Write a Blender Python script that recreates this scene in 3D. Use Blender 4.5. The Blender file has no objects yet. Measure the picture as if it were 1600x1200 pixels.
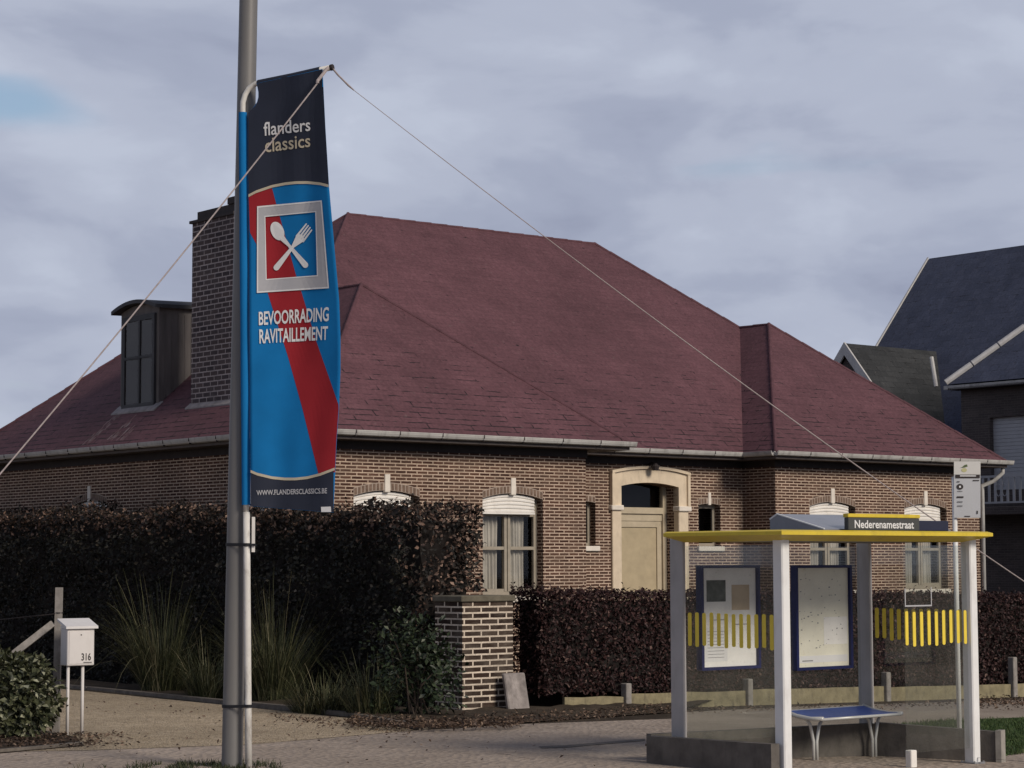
import bpy, math, random
from math import radians as R_, sin, cos, pi
from mathutils import Vector, Matrix, noise as mnoise
rng = random.Random(7)
scene = bpy.context.scene
COL = scene.collection

# ------------------------------------------------------------------ camera
F_PX, PITCH, ROLL, CAM_H = 3374.7, 0.0825, 0.0033, 2.0
CAM = Vector((0, 0, CAM_H))
_c, _s = cos(ROLL), sin(ROLL)
AX_F = Vector((0, cos(PITCH), sin(PITCH)))
_U = Vector((0, -sin(PITCH), cos(PITCH)))
AX_R = Vector((1, 0, 0)) * _c - _U * _s
AX_U = Vector((1, 0, 0)) * _s + _U * _c
cam = bpy.data.cameras.new('camera')
cam.sensor_width = 36.0
cam.lens = F_PX / 1600 * 36.0
cam.clip_end = 3000
cam_o = bpy.data.objects.new('camera', cam)
COL.objects.link(cam_o)
M4 = Matrix((AX_R, AX_U, -AX_F)).transposed().to_4x4()
M4.translation = CAM
cam_o.matrix_world = M4
scene.camera = cam_o

# ------------------------------------------------------------------ sky, sun, exposure
SUN_EL, SUN_AZ = R_(30), Vector((0.72, -0.69, 0)).normalized()
SUN_DIR = Vector((SUN_AZ.x * cos(SUN_EL), SUN_AZ.y * cos(SUN_EL), sin(SUN_EL)))
world = bpy.data.worlds.new('World')
scene.world = world
world.use_nodes = True
wt = world.node_tree
wt.nodes.clear()
def wn(t): return wt.nodes.new(t)
w_out, w_bg = wn('ShaderNodeOutputWorld'), wn('ShaderNodeBackground')
w_bg.inputs['Strength'].default_value = 0.1
w_sky = wn('ShaderNodeTexSky')
w_sky.sky_type = 'NISHITA'
w_sky.sun_disc = False
w_sky.sun_elevation = SUN_EL
w_sky.sun_rotation = math.atan2(SUN_AZ.x, SUN_AZ.y)
w_tc = wn('ShaderNodeTexCoord')
def cloud(scale, detail, rough, loc, dist=0.0):
    mp = wn('ShaderNodeMapping')
    mp.inputs['Scale'].default_value = scale
    mp.inputs['Location'].default_value = loc
    wt.links.new(w_tc.outputs['Generated'], mp.inputs['Vector'])
    nz = wn('ShaderNodeTexNoise')
    nz.inputs['Scale'].default_value = 1.0
    nz.inputs['Detail'].default_value = detail
    nz.inputs['Roughness'].default_value = rough
    nz.inputs['Distortion'].default_value = dist
    wt.links.new(mp.outputs['Vector'], nz.inputs['Vector'])
    return nz.outputs['Fac']
def ramp(fac, stops):
    cr = wn('ShaderNodeValToRGB')
    cr.color_ramp.interpolation = 'EASE'
    el = cr.color_ramp.elements
    el[0].position, el[0].color = stops[0][0], (*stops[0][1], 1)
    el[1].position, el[1].color = stops[-1][0], (*stops[-1][1], 1)
    for p, c in stops[1:-1]:
        e = el.new(p); e.color = (*c, 1)
    wt.links.new(fac, cr.inputs['Fac'])
    return cr.outputs['Color']
big = cloud((8, 8, 19), 7, 0.50, (3.1, 0.4, 1.3), 0.25)
c_col = ramp(big, [(0.26, (3.0, 3.32, 4.45)), (0.42, (3.7, 4.08, 5.25)), (0.54, (4.4, 4.8, 5.95)), (0.66, (5.0, 5.45, 6.6)), (0.78, (6.2, 6.65, 7.8))])
gap = cloud((6, 6, 26), 4, 0.5, (0.9, 2.2, 5.7), 0.2)
g_fac = ramp(gap, [(0.62, (0, 0, 0)), (0.80, (0.5, 0.5, 0.5))])
# one small hole in the cloud, low on the left
HOLE = (AX_R * ((20 - 800) / F_PX) - AX_U * ((160 - 600) / F_PX) + AX_F).normalized()
w_h = wn('ShaderNodeVectorMath'); w_h.operation = 'SUBTRACT'; w_h.inputs[1].default_value = HOLE
wt.links.new(w_tc.outputs['Generated'], w_h.inputs[0])
w_h2 = wn('ShaderNodeVectorMath'); w_h2.operation = 'MULTIPLY'; w_h2.inputs[1].default_value = (1, 1, 3.2)
wt.links.new(w_h.outputs[0], w_h2.inputs[0])
w_h3 = wn('ShaderNodeVectorMath'); w_h3.operation = 'LENGTH'; wt.links.new(w_h2.outputs[0], w_h3.inputs[0])
w_h4 = wn('ShaderNodeMath'); w_h4.operation = 'MULTIPLY_ADD'; w_h4.inputs[1].default_value = .09; wt.links.new(gap, w_h4.inputs[0]); wt.links.new(w_h3.outputs['Value'], w_h4.inputs[2])
hole = ramp(w_h4.outputs[0], [(0.050, (.85, .85, .85)), (0.092, (0, 0, 0))])
w_g = wn('ShaderNodeMix'); w_g.data_type = 'RGBA'; w_g.blend_type = 'ADD'; w_g.inputs[0].default_value = 1
wt.links.new(g_fac, w_g.inputs[6]); wt.links.new(hole, w_g.inputs[7]); g_fac = w_g.outputs[2]
w_mix = wn('ShaderNodeMix'); w_mix.data_type = 'RGBA'
wt.links.new(g_fac, w_mix.inputs[0])
wt.links.new(c_col, w_mix.inputs[6])
w_sc = wn('ShaderNodeMix'); w_sc.data_type = 'RGBA'; w_sc.blend_type = 'MULTIPLY'; w_sc.inputs[0].default_value = 1
w_sc.inputs[7].default_value = (1.0, 1.0, 1.0, 1)
wt.links.new(w_sky.outputs['Color'], w_sc.inputs[6])
wt.links.new(w_sc.outputs[2], w_mix.inputs[7])
# sky dimmed above the view, added to cut ambient light in the shade
w_sep = wn('ShaderNodeSeparateXYZ'); wt.links.new(w_tc.outputs['Generated'], w_sep.inputs[0])
w_over = ramp(w_sep.outputs['Z'], [(0.27, (1, 1, 1)), (0.50, (0.36, 0.37, 0.41))])
w_mul = wn('ShaderNodeMix'); w_mul.data_type = 'RGBA'; w_mul.blend_type = 'MULTIPLY'; w_mul.inputs[0].default_value = 1
wt.links.new(w_mix.outputs[2], w_mul.inputs[6]); wt.links.new(w_over, w_mul.inputs[7])
wt.links.new(w_mul.outputs[2], w_bg.inputs['Color'])
wt.links.new(w_bg.outputs[0], w_out.inputs['Surface'])

sun = bpy.data.lights.new('sun', 'SUN')
sun.energy = 2.8
sun.angle = R_(18)
sun.color = (1.0, 0.90, 0.78)
sun_o = bpy.data.objects.new('sun', sun)
COL.objects.link(sun_o)
sun_o.rotation_euler = (-SUN_DIR).to_track_quat('-Z', 'Y').to_euler()
scene.view_settings.view_transform = 'Standard'
scene.view_settings.look = 'None'
scene.view_settings.exposure = 0
scene.view_settings.gamma = 1

# ------------------------------------------------------------------ places
TH = 0.6856                                     # the street and both houses are turned by this much
U2, V2 = Vector((cos(TH), sin(TH), 0)), Vector((-sin(TH), cos(TH), 0))
ORG = Vector((-3.2516, 34.5, 0))
EAVE = 4.144
def H(s, t, z=0.0): return ORG + U2 * s + V2 * t + Vector((0, 0, z))
def st(p): d = p - ORG; return d.dot(U2), d.dot(V2)
def gz(s):
    s = max(-40.0, min(40.0, s))
    return -0.0053 - 0.0219 * (s + 4)
def G(s, t, dz=0.0): return H(s, t, gz(s) + dz)
def ray(x, y): return AX_R * ((x - 800) / F_PX) - AX_U * ((y - 600) / F_PX) + AX_F
def gp(x, y, dz=0.0):                           # the ground under a point of the photograph
    d = ray(x, y)
    a = -0.0053 - 0.0219 * (4 - ORG.dot(U2)) + dz
    return CAM + d * ((a - CAM_H) / (d.z + 0.0219 * d.dot(U2)))
def at(x, y, Y):
    d = ray(x, y); return CAM + d * (Y / d.y)
def wall_p(x, y, t):
    d = ray(x, y); q = V2 * t + ORG
    return CAM + d * (q.dot(V2) / d.dot(V2))
def side_p(x, y, s):
    d = ray(x, y); q = U2 * s + ORG
    return CAM + d * (q.dot(U2) / d.dot(U2))
def nz(*a): return mnoise.noise(Vector(a))

# ------------------------------------------------------------------ mesh builder
UP = Vector((0, 0, 1))
class MB:
    def __init__(self): self.v = []; self.f = []; self.m = []; self.cur = 0
    def add(self, pts, faces):
        o = len(self.v); self.v += [Vector(p) for p in pts]
        for f in faces: self.f.append([o + i for i in f]); self.m.append(self.cur)
    def poly(self, *pts): self.add(pts, [list(range(len(pts)))])
    def hexa(self, p): self.add(p, [(0, 3, 2, 1), (4, 5, 6, 7), (0, 1, 5, 4), (1, 2, 6, 5), (2, 3, 7, 6), (3, 0, 4, 7)])
    def box(self, o, a, b, c):                  # corner and three edge vectors (right handed)
        o, a, b, c = map(Vector, (o, a, b, c))
        self.hexa([o, o + a, o + a + b, o + b, o + c, o + a + c, o + a + b + c, o + b + c])
    def bx(self, f, a0, a1, b0, b1, c0, c1):    # box in a mapping f(a,b,c)
        p = [f(a0, b0, c0), f(a1, b0, c0), f(a1, b1, c0), f(a0, b1, c0), f(a0, b0, c1), f(a1, b0, c1), f(a1, b1, c1), f(a0, b1, c1)]
        if (p[1] - p[0]).cross(p[3] - p[0]).dot(p[4] - p[0]) < 0: p = p[4:] + p[:4]
        self.hexa(p)
    def bevbox(self, f, a0, a1, b0, b1, c0, c1, r):   # box with chamfered edges all round
        import itertools
        A = (a0, a1); B = (b0, b1); Cc = (c0, c1)
        if (f(1,0,0)-f(0,0,0)).cross(f(0,1,0)-f(0,0,0)).dot(f(0,0,1)-f(0,0,0)) < 0: flip = True
        else: flip = False
        bmv = {}
        pts = []
        for i, j, k in itertools.product((0, 1), repeat=3):
            for ax in range(3):
                q = [A[i] + (r if i == 0 else -r), B[j] + (r if j == 0 else -r), Cc[k] + (r if k == 0 else -r)]
                q[ax] = (A, B, Cc)[ax][(i, j, k)[ax]]
                bmv[(i, j, k, ax)] = len(pts); pts.append(f(*q))
        F = []
        for ax in range(3):
            o1, o2 = [x for x in range(3) if x != ax]
            for e in (0, 1):
                loop = []
                for q1, q2 in ((0, 0), (1, 0), (1, 1), (0, 1)):
                    ijk = [0, 0, 0]; ijk[ax] = e; ijk[o1] = q1; ijk[o2] = q2
                    loop.append(bmv[(*ijk, ax)])
                F.append(loop)
            for q1, q2 in itertools.product((0, 1), repeat=2):
                a = [0, 0, 0]; a[o1] = q1; a[o2] = q2
                b = list(a); b[ax] = 1
                F.append([bmv[(*a, o1)], bmv[(*b, o1)], bmv[(*b, o2)], bmv[(*a, o2)]])
        for i, j, k in itertools.product((0, 1), repeat=3):
            F.append([bmv[(i, j, k, 0)], bmv[(i, j, k, 1)], bmv[(i, j, k, 2)]])
        cen = sum(pts, Vector()) / len(pts)
        out = []
        for fc in F:
            n = (pts[fc[1]] - pts[fc[0]]).cross(pts[fc[2]] - pts[fc[0]])
            fc_c = sum((pts[i] for i in fc), Vector()) / len(fc)
            out.append(fc if n.dot(fc_c - cen) >= 0 else fc[::-1])
        self.add(pts, out)
    def tube(self, pts, r, n=10, cap=True):
        pts = [Vector(p) for p in pts]
        rs = r if isinstance(r, (list, tuple)) else [r] * len(pts)
        o = len(self.v); prev = None
        for i, p in enumerate(pts):
            d = (pts[min(i + 1, len(pts) - 1)] - pts[max(i - 1, 0)]).normalized()
            if prev is None: a = d.orthogonal().normalized()
            else: a = (prev - d * prev.dot(d)).normalized()
            prev = a; b = d.cross(a)
            for k in range(n):
                w = 2 * pi * k / n
                self.v.append(p + (a * cos(w) + b * sin(w)) * rs[i])
        for i in range(len(pts) - 1):
            for k in range(n):
                k2 = (k + 1) % n
                self.f.append([o + i * n + k, o + i * n + k2, o + (i + 1) * n + k2, o + (i + 1) * n + k]); self.m.append(self.cur)
        if cap:
            self.f.append([o + k for k in range(n)][::-1]); self.m.append(self.cur)
            e = o + (len(pts) - 1) * n
            self.f.append([e + k for k in range(n)]); self.m.append(self.cur)
    def grid(self, fn, nu, nv):                 # fn(i/nu, j/nv)
        o = len(self.v)
        for j in range(nv + 1):
            for i in range(nu + 1): self.v.append(Vector(fn(i / nu, j / nv)))
        for j in range(nv):
            for i in range(nu):
                a = o + j * (nu + 1) + i
                self.f.append([a, a + 1, a + nu + 2, a + nu + 1]); self.m.append(self.cur)
    def leaf(self, p, d, n, L, W):              # one small leaf: a bent rhombus
        d = d.normalized(); q = d.cross(n)
        q = q.normalized() if q.length > 1e-4 else d.orthogonal().normalized()
        nn = q.cross(d)
        o = len(self.v)
        self.v += [p, p + d * L * .5 + q * W * .5 + nn * L * .12, p + d * L, p + d * L * .5 - q * W * .5 + nn * L * .12]
        self.f.append([o, o + 1, o + 2, o + 3]); self.m.append(self.cur)
    def blade(self, p, d, L, W, droop, n=4):
        side = d.cross(UP); side = side.normalized() if side.length > 1e-4 else Vector((1, 0, 0))
        hd = Vector((d.x, d.y, 0)); o = len(self.v)
        for i in range(n + 1):
            k = i / n
            c = p + d * L * k + hd * (droop * L * k * k) - UP * (droop * L * .8 * k * k * k)
            w = W * (1 - k) * .5 + .0008
            self.v += [c - side * w, c + side * w]
        for i in range(n):
            a = o + 2 * i
            self.f.append([a, a + 1, a + 3, a + 2]); self.m.append(self.cur)
    def build(self, name, mats, parent=None, loc=None, smooth=False):
        if parent is not None:
            top = parent
            while top.parent: top = top.parent
            base = Vector(top['_base'])
        else: base = Vector(loc) if loc is not None else Vector((0, 0, 0))
        me = bpy.data.meshes.new(name)
        me.from_pydata([v - base for v in self.v], [], self.f)
        if not isinstance(mats, (list, tuple)): mats = [mats]
        for m in mats: me.materials.append(m)
        me.polygons.foreach_set('material_index', self.m)
        if smooth: me.polygons.foreach_set('use_smooth', [True] * len(self.f))
        if len(self.f) < 30000:
            uv = me.uv_layers.new(name='UVMap')
            vs = self.v
            for pl in me.polygons:
                n = pl.normal
                e = UP.cross(n)
                if e.length < 0.02: e, w = Vector((1, 0, 0)), Vector((0, 1, 0))
                else: e.normalize(); w = n.cross(e)
                for li, vi in zip(pl.loop_indices, pl.vertices):
                    p = vs[vi]; uv.data[li].uv = (p.dot(e), p.dot(w))
        o = bpy.data.objects.new(name, me)
        COL.objects.link(o)
        if parent is None: o.location = base; o['_base'] = list(base)
        else: o.parent = parent
        return o
def thing(name, label, cat, loc, group=None):
    o = bpy.data.objects.new(name, None); COL.objects.link(o)
    o.location = loc; o['_base'] = list(loc); o.empty_display_size = .2
    o['label'] = label; o['category'] = cat
    if group: o['group'] = group
    return o
def tag(o, label, cat, group=None):
    o['label'] = label; o['category'] = cat
    if group: o['group'] = group
    return o
def kind(o, k): o['kind'] = k; return o
def text_polys(body, bold=0.0):
    cu = bpy.data.curves.new('txt', 'FONT'); cu.body = body; cu.offset = bold; cu.resolution_u = 3
    o = bpy.data.objects.new('txt', cu); COL.objects.link(o)
    bpy.context.view_layer.update()
    me = bpy.data.meshes.new_from_object(o.evaluated_get(bpy.context.evaluated_depsgraph_get()))
    vs = [v.co.copy() for v in me.vertices]; fs = [list(p.vertices) for p in me.polygons]
    bpy.data.objects.remove(o); bpy.data.curves.remove(cu); bpy.data.meshes.remove(me)
    x0 = min(v.x for v in vs); x1 = max(v.x for v in vs); y0 = min(v.y for v in vs); y1 = max(v.y for v in vs)
    return [((v.x - x0) / (x1 - x0), (v.y - y0) / (y1 - y0)) for v in vs], fs

# ------------------------------------------------------------------ materials
def srgb(r, g, b):
    f = lambda c: c / 12.92 if c <= .04045 else ((c + .055) / 1.055) ** 2.4
    return (f(r / 255), f(g / 255), f(b / 255))
class NT:
    def __init__(self, name):
        self.mat = bpy.data.materials.new(name); self.mat.use_nodes = True
        self.t = self.mat.node_tree; self.t.nodes.clear()
        self.out = self.n('ShaderNodeOutputMaterial'); self.p = self.n('ShaderNodeBsdfPrincipled')
        self.l(self.p.outputs[0], self.out.inputs['Surface'])
    def n(self, k): return self.t.nodes.new(k)
    def l(self, a, b): self.t.links.new(a, b)
    def coord(self, which='Object', scale=(1, 1, 1), loc=(0, 0, 0)):
        tc = self.n('ShaderNodeTexCoord'); mp = self.n('ShaderNodeMapping')
        mp.inputs['Scale'].default_value = scale; mp.inputs['Location'].default_value = loc
        self.l(tc.outputs[which], mp.inputs['Vector']); return mp.outputs['Vector']
    def noise(self, scale, vec=None, detail=4, rough=.55):
        z = self.n('ShaderNodeTexNoise'); z.inputs['Scale'].default_value = scale
        z.inputs['Detail'].default_value = detail; z.inputs['Roughness'].default_value = rough
        self.l(vec if vec is not None else self.coord(), z.inputs['Vector']); return z.outputs['Fac']
    def ramp(self, fac, stops, interp='LINEAR'):
        cr = self.n('ShaderNodeValToRGB'); cr.color_ramp.interpolation = interp
        el = cr.color_ramp.elements
        g = lambda c: (*c, 1) if isinstance(c, (tuple, list)) else (c, c, c, 1)
        el[0].position, el[0].color = stops[0][0], g(stops[0][1])
        el[1].position, el[1].color = stops[-1][0], g(stops[-1][1])
        for p, c in stops[1:-1]: e = el.new(p); e.color = g(c)
        self.l(fac, cr.inputs['Fac']); return cr.outputs['Color']
    def mix(self, fac, a, b, mode='MIX'):
        m = self.n('ShaderNodeMix'); m.data_type = 'RGBA'; m.blend_type = mode
        for v, i in ((fac, 0), (a, 6), (b, 7)):
            if isinstance(v, (int, float)) and i == 0: m.inputs[i].default_value = v
            elif isinstance(v, (tuple, list)): m.inputs[i].default_value = (*v, 1)
            elif isinstance(v, (int, float)): m.inputs[i].default_value = (v, v, v, 1)
            else: self.l(v, m.inputs[i])
        return m.outputs[2]
    def col(self, c):
        if isinstance(c, (tuple, list)): self.p.inputs['Base Color'].default_value = (*c, 1)
        else: self.l(c, self.p.inputs['Base Color'])
    def rough(self, r, spec=.3, metal=0):
        self.p.inputs['Roughness'].default_value = r; self.p.inputs['Specular IOR Level'].default_value = spec
        self.p.inputs['Metallic'].default_value = metal
    def bump(self, h, strength=.4, dist=.01):
        b = self.n('ShaderNodeBump'); b.inputs['Strength'].default_value = strength; b.inputs['Distance'].default_value = dist
        self.l(h, b.inputs['Height']); self.l(b.outputs[0], self.p.inputs['Normal'])
def plain(name, c, rough=.6, var=.18, scale=6, spec=.3, metal=0, bump=0.0, dirt=None, streak=False):
    m = NT(name)
    dark = tuple(x * (1 - var) for x in c); light = tuple(min(1, x * (1 + var)) for x in c)
    v = m.coord('Object', (1, 1, .18) if streak else (1, 1, 1))
    f = m.noise(scale, v, 6, .6)
    col = m.ramp(f, [(.3, dark), (.7, light)])
    if dirt:
        d = m.noise(scale * 2.3, m.coord('Object', (1, 1, .35), (4, 2, 7)), 7, .65)
        col = m.mix(m.ramp(d, [(.52, 0.0), (.72, dirt[1])]), col, dirt[0])
    m.col(col); m.rough(rough, spec, metal)
    if bump: m.bump(m.noise(scale * 9, None, 5, .6), bump, .01)
    return m.mat
def brick(name, b1, b2, mortar, w=.225, h=.0573, joint=.0095, tone=.25):
    m = NT(name)
    uv = m.coord('UV')
    br = m.n('ShaderNodeTexBrick')
    wob = m.n('ShaderNodeTexNoise'); wob.inputs['Scale'].default_value = 9; wob.inputs['Detail'].default_value = 3
    m.l(uv, wob.inputs['Vector'])
    va = m.n('ShaderNodeVectorMath'); va.operation = 'MULTIPLY_ADD'
    va.inputs[1].default_value = (.012, .008, 0); m.l(wob.outputs['Color'], va.inputs[0]); m.l(uv, va.inputs[2])
    m.l(va.outputs[0], br.inputs['Vector'])
    for k, v in (('Scale', 1.0), ('Brick Width', w), ('Row Height', h), ('Mortar Size', joint), ('Mortar Smooth', .25), ('Bias', 0.0)):
        br.inputs[k].default_value = v
    br.inputs['Color1'].default_value = (*b1, 1); br.inputs['Color2'].default_value = (*b2, 1); br.inputs['Mortar'].default_value = (*mortar, 1)
    big_ = m.noise(.9, uv, 5, .6)
    col = m.mix(.9, br.outputs['Color'], m.ramp(big_, [(.3, 1 - tone), (.7, 1 + tone)]), 'MULTIPLY')
    smear = m.noise(2.2, m.coord('UV', (1, 2.2, 1), (7, 3, 0)), 6, .7)
    mean = tuple(.62 * (b1[i] + b2[i]) / 2 + .38 * mortar[i] * .62 for i in range(3))
    col = m.mix(m.ramp(smear, [(.44, 0.0), (.72, .62)]), col, mean)
    fine = m.noise(40, uv, 3, .6)
    col = m.mix(.8, col, m.ramp(fine, [(.3, .75), (.7, 1.25)]), 'MULTIPLY')
    m.col(col); m.rough(.9, .15)
    inv = m.n('ShaderNodeMath'); inv.operation = 'SUBTRACT'; inv.inputs[0].default_value = 1; m.l(br.outputs['Fac'], inv.inputs[1])
    m.bump(inv.outputs[0], .5, .012)
    return m.mat
def shingle(name, c1, c2, gap, w, h, joint, low=None):
    m = NT(name)
    uv = m.coord('UV')
    br = m.n('ShaderNodeTexBrick')
    wob = m.n('ShaderNodeTexNoise'); wob.inputs['Scale'].default_value = 5; m.l(uv, wob.inputs['Vector'])
    va = m.n('ShaderNodeVectorMath'); va.operation = 'MULTIPLY_ADD'; va.inputs[1].default_value = (.01, .03, 0)
    m.l(wob.outputs['Color'], va.inputs[0]); m.l(uv, va.inputs[2]); m.l(va.outputs[0], br.inputs['Vector'])
    for k, v in (('Scale', 1.0), ('Brick Width', w), ('Row Height', h), ('Mortar Size', joint), ('Mortar Smooth', .3), ('Bias', 0.0)):
        br.inputs[k].default_value = v
    br.inputs['Color1'].default_value = (*c1, 1); br.inputs['Color2'].default_value = (*c2, 1); br.inputs['Mortar'].default_value = (*c1, 1)
    tone = m.noise(.45, uv, 6, .62)
    base = m.mix(.9, br.outputs['Color'], m.ramp(tone, [(.3, .80), (.7, 1.2)]), 'MULTIPLY')
    fine = m.noise(14, uv, 5, .7)
    base = m.mix(.9, base, m.ramp(fine, [(.3, .70), (.7, 1.30)]), 'MULTIPLY')
    patch = m.noise(2.6, m.coord('UV', (1, .6, 1), (1, 8, 0)), 6, .7)
    base = m.mix(.8, base, m.ramp(patch, [(.35, .86), (.65, 1.13)]), 'MULTIPLY')
    # open, dark slate edges in scattered runs
    run = m.noise(1.0, m.coord('UV', (2.4, 4.2, 1)), 5, .7)
    if low:
        sz = m.n('ShaderNodeSeparateXYZ'); m.l(m.coord('Object'), sz.inputs[0])
        mr = m.n('ShaderNodeMapRange'); mr.inputs['From Min'].default_value = low[0]; mr.inputs['From Max'].default_value = low[1]
        mr.inputs['To Min'].default_value = .085; mr.inputs['To Max'].default_value = -.09; m.l(sz.outputs['Z'], mr.inputs['Value'])
        ad = m.n('ShaderNodeMath'); ad.operation = 'ADD'; m.l(run, ad.inputs[0]); m.l(mr.outputs[0], ad.inputs[1]); run = ad.outputs[0]
    runm = m.ramp(run, [(.53, .05), (.60, 1.0)])
    joint_m = m.mix(1.0, br.outputs['Fac'], runm, 'MULTIPLY')
    col = m.mix(joint_m, base, gap)
    # small broken corners
    vor = m.n('ShaderNodeTexVoronoi'); vor.inputs['Scale'].default_value = 1.6
    m.l(m.coord('UV', (1, 1.5, 1)), vor.inputs['Vector'])
    spot = m.ramp(vor.outputs['Distance'], [(.045, 1.0), (.075, 0.0)])
    pick = m.noise(.8, m.coord('UV', (1, 1, 1), (5, 9, 0)), 2)
    spot = m.mix(1.0, spot, m.ramp(pick, [(.5, 0.0), (.56, 1.0)]), 'MULTIPLY')
    col = m.mix(spot, col, gap)
    lich = m.noise(7, m.coord('UV', (1, 1, 1), (3, 3, 0)), 6, .7)
    col = m.mix(m.ramp(lich, [(.60, 0.0), (.78, .35)]), col, (.24, .21, .19))
    m.col(col); m.rough(.75, .25)
    inv = m.n('ShaderNodeMath'); inv.operation = 'SUBTRACT'; inv.inputs[0].default_value = 1; m.l(joint_m, inv.inputs[1])
    m.bump(inv.outputs[0], .5, .02)
    return m.mat
def foliage(name, stops, rough=.6, trans=.15):
    m = NT(name)
    g = m.n('ShaderNodeNewGeometry')
    c = m.ramp(g.outputs['Random Per Island'], stops)
    big_ = m.noise(1.1, None, 4, .6)
    c = m.mix(.8, c, m.ramp(big_, [(.3, .7), (.7, 1.3)]), 'MULTIPLY')
    m.col(c); m.rough(rough, .25)
    return m.mat
def glass(name, tint=(.92, .95, .94), refl=.8, dirt=.0):
    m = NT(name)
    tr = m.n('ShaderNodeBsdfTransparent'); tr.inputs['Color'].default_value = (*tint, 1)
    gl = m.n('ShaderNodeBsdfGlossy'); gl.inputs['Roughness'].default_value = .03; gl.inputs['Color'].default_value = (refl, refl, refl, 1)
    fr = m.n('ShaderNodeLayerWeight'); fr.inputs['Blend'].default_value = .5
    pw = m.n('ShaderNodeMath'); pw.operation = 'POWER'; pw.inputs[1].default_value = 5; m.l(fr.outputs['Facing'], pw.inputs[0])
    ma_ = m.n('ShaderNodeMath'); ma_.operation = 'MULTIPLY_ADD'; ma_.inputs[1].default_value = .9; ma_.inputs[2].default_value = .035; m.l(pw.outputs[0], ma_.inputs[0])
    mx = m.n('ShaderNodeMixShader')
    m.l(ma_.outputs[0], mx.inputs[0]); m.l(tr.outputs[0], mx.inputs[1]); m.l(gl.outputs[0], mx.inputs[2])
    last = mx.outputs[0]
    if dirt:
        df = m.n('ShaderNodeBsdfDiffuse'); df.inputs['Color'].default_value = (.35, .35, .32, 1)
        mx2 = m.n('ShaderNodeMixShader'); f = m.noise(2.5, m.coord('Object', (1, 1, .5)), 6, .7)
        m.l(m.ramp(f, [(.35, dirt * .5), (.75, dirt * 1.6)]), mx2.inputs[0]); m.l(last, mx2.inputs[1]); m.l(df.outputs[0], mx2.inputs[2]); last = mx2.outputs[0]
    m.l(last, m.out.inputs['Surface'])
    return m.mat
def ground_mat(name, stops, scale, fine, rough=.95, bump=.3, speck=None, big_var=.25):
    m = NT(name)
    v = m.coord('Object')
    a = m.ramp(m.noise(scale, v, 8, .68), stops)
    a = m.mix(.9, a, m.ramp(m.noise(fine, v, 6, .7), [(.3, .72), (.7, 1.28)]), 'MULTIPLY')
    a = m.mix(.9, a, m.ramp(m.noise(.35, v, 4, .6), [(.3, 1 - big_var), (.7, 1 + big_var)]), 'MULTIPLY')
    if speck:
        vo = m.n('ShaderNodeTexVoronoi'); vo.inputs['Scale'].default_value = speck[0]; m.l(v, vo.inputs['Vector'])
        bw = m.n('ShaderNodeSeparateColor'); m.l(vo.outputs['Color'], bw.inputs[0])
        a = m.mix(m.ramp(bw.outputs[0], [(speck[2], 0.0), (speck[2] + .1, .85)]), a, speck[1])
        m.bump(vo.outputs['Distance'], .8, .03)
    else: m.bump(m.noise(fine, v, 6, .7), bump, .02)
    m.col(a); m.rough(rough, .15)
    return m.mat

M_BRICK = brick('house_brick', (.044, .020, .015), (.105, .053, .037), (.50, .385, .295), joint=.0112)
M_BRICKP = brick('pillar_brick', (.026, .016, .013), (.048, .030, .022), (.62, .53, .43), .30, .082, .0135, .12)
M_BRICKC = brick('chimney_brick', (.05, .042, .048), (.085, .065, .066), (.36, .32, .32), .25, .092, .0125, .2)
M_BRICKN = brick('dark_brick', (.07, .06, .06), (.10, .085, .08), (.13, .115, .11), .22, .065, .006, .2)
M_VOUS = plain('arch_brick', (.17, .115, .085), .9, .35, 14)
M_MORT = plain('mortar', (.36, .29, .24), .95)
M_ROOF = shingle('red_slate', (.103, .0465, .055), (.115, .053, .062), (.018, .012, .014), .95, .15, .0145, low=(4.2, 6.6))
M_RIDGE = plain('ridge_tile', (.098, .044, .053), .8, .25)
M_SLATE = shingle('grey_slate', (.048, .056, .088), (.062, .070, .105), (.02, .02, .025), .3, .25, .010)
M_GUT = plain('pale_gutter', (.42, .41, .39), .6, .15, 3, dirt=((.14, .13, .12), .6))
M_DARK = plain('dark_paint', (.035, .028, .028), .7)
M_SOFF = plain('soffit_board', (.10, .085, .08), .8)
M_WHITE = plain('white_paint', (.78, .75, .70), .55, .06, 3, dirt=((.4, .36, .32), .35))
M_CREAM = plain('cream_stone', (.66, .55, .41), .75, .10, 4, dirt=((.33, .27, .2), .4))
M_KEY = plain('white_stone', (.72, .66, .58), .8, .1)
M_FRAME = plain('window_timber', (.33, .29, .23), .6, .12)
M_DOOR = plain('door_paint', (.42, .345, .225), .6, .10, 5, bump=.1)
M_DOORF = plain('door_frame_paint', (.46, .39, .28), .6, .1)
M_CURT = plain('net_curtain', (.62, .61, .57), .95, .2, 2)
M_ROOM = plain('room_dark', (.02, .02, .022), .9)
M_GLASS = glass('window_glass', (.80, .78, .75))
M_SHGL = glass('shelter_glass', (.955, .965, .955), .8, .03)
M_ZINC = plain('aged_zinc', (.042, .042, .046), .6, .3, 3, streak=True)
M_DORM = plain('dormer_cladding', (.125, .112, .108), .75, .25, 6, streak=True)
M_LEAD = plain('lead_flashing', (.24, .22, .22), .6, .3, 5)

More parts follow.
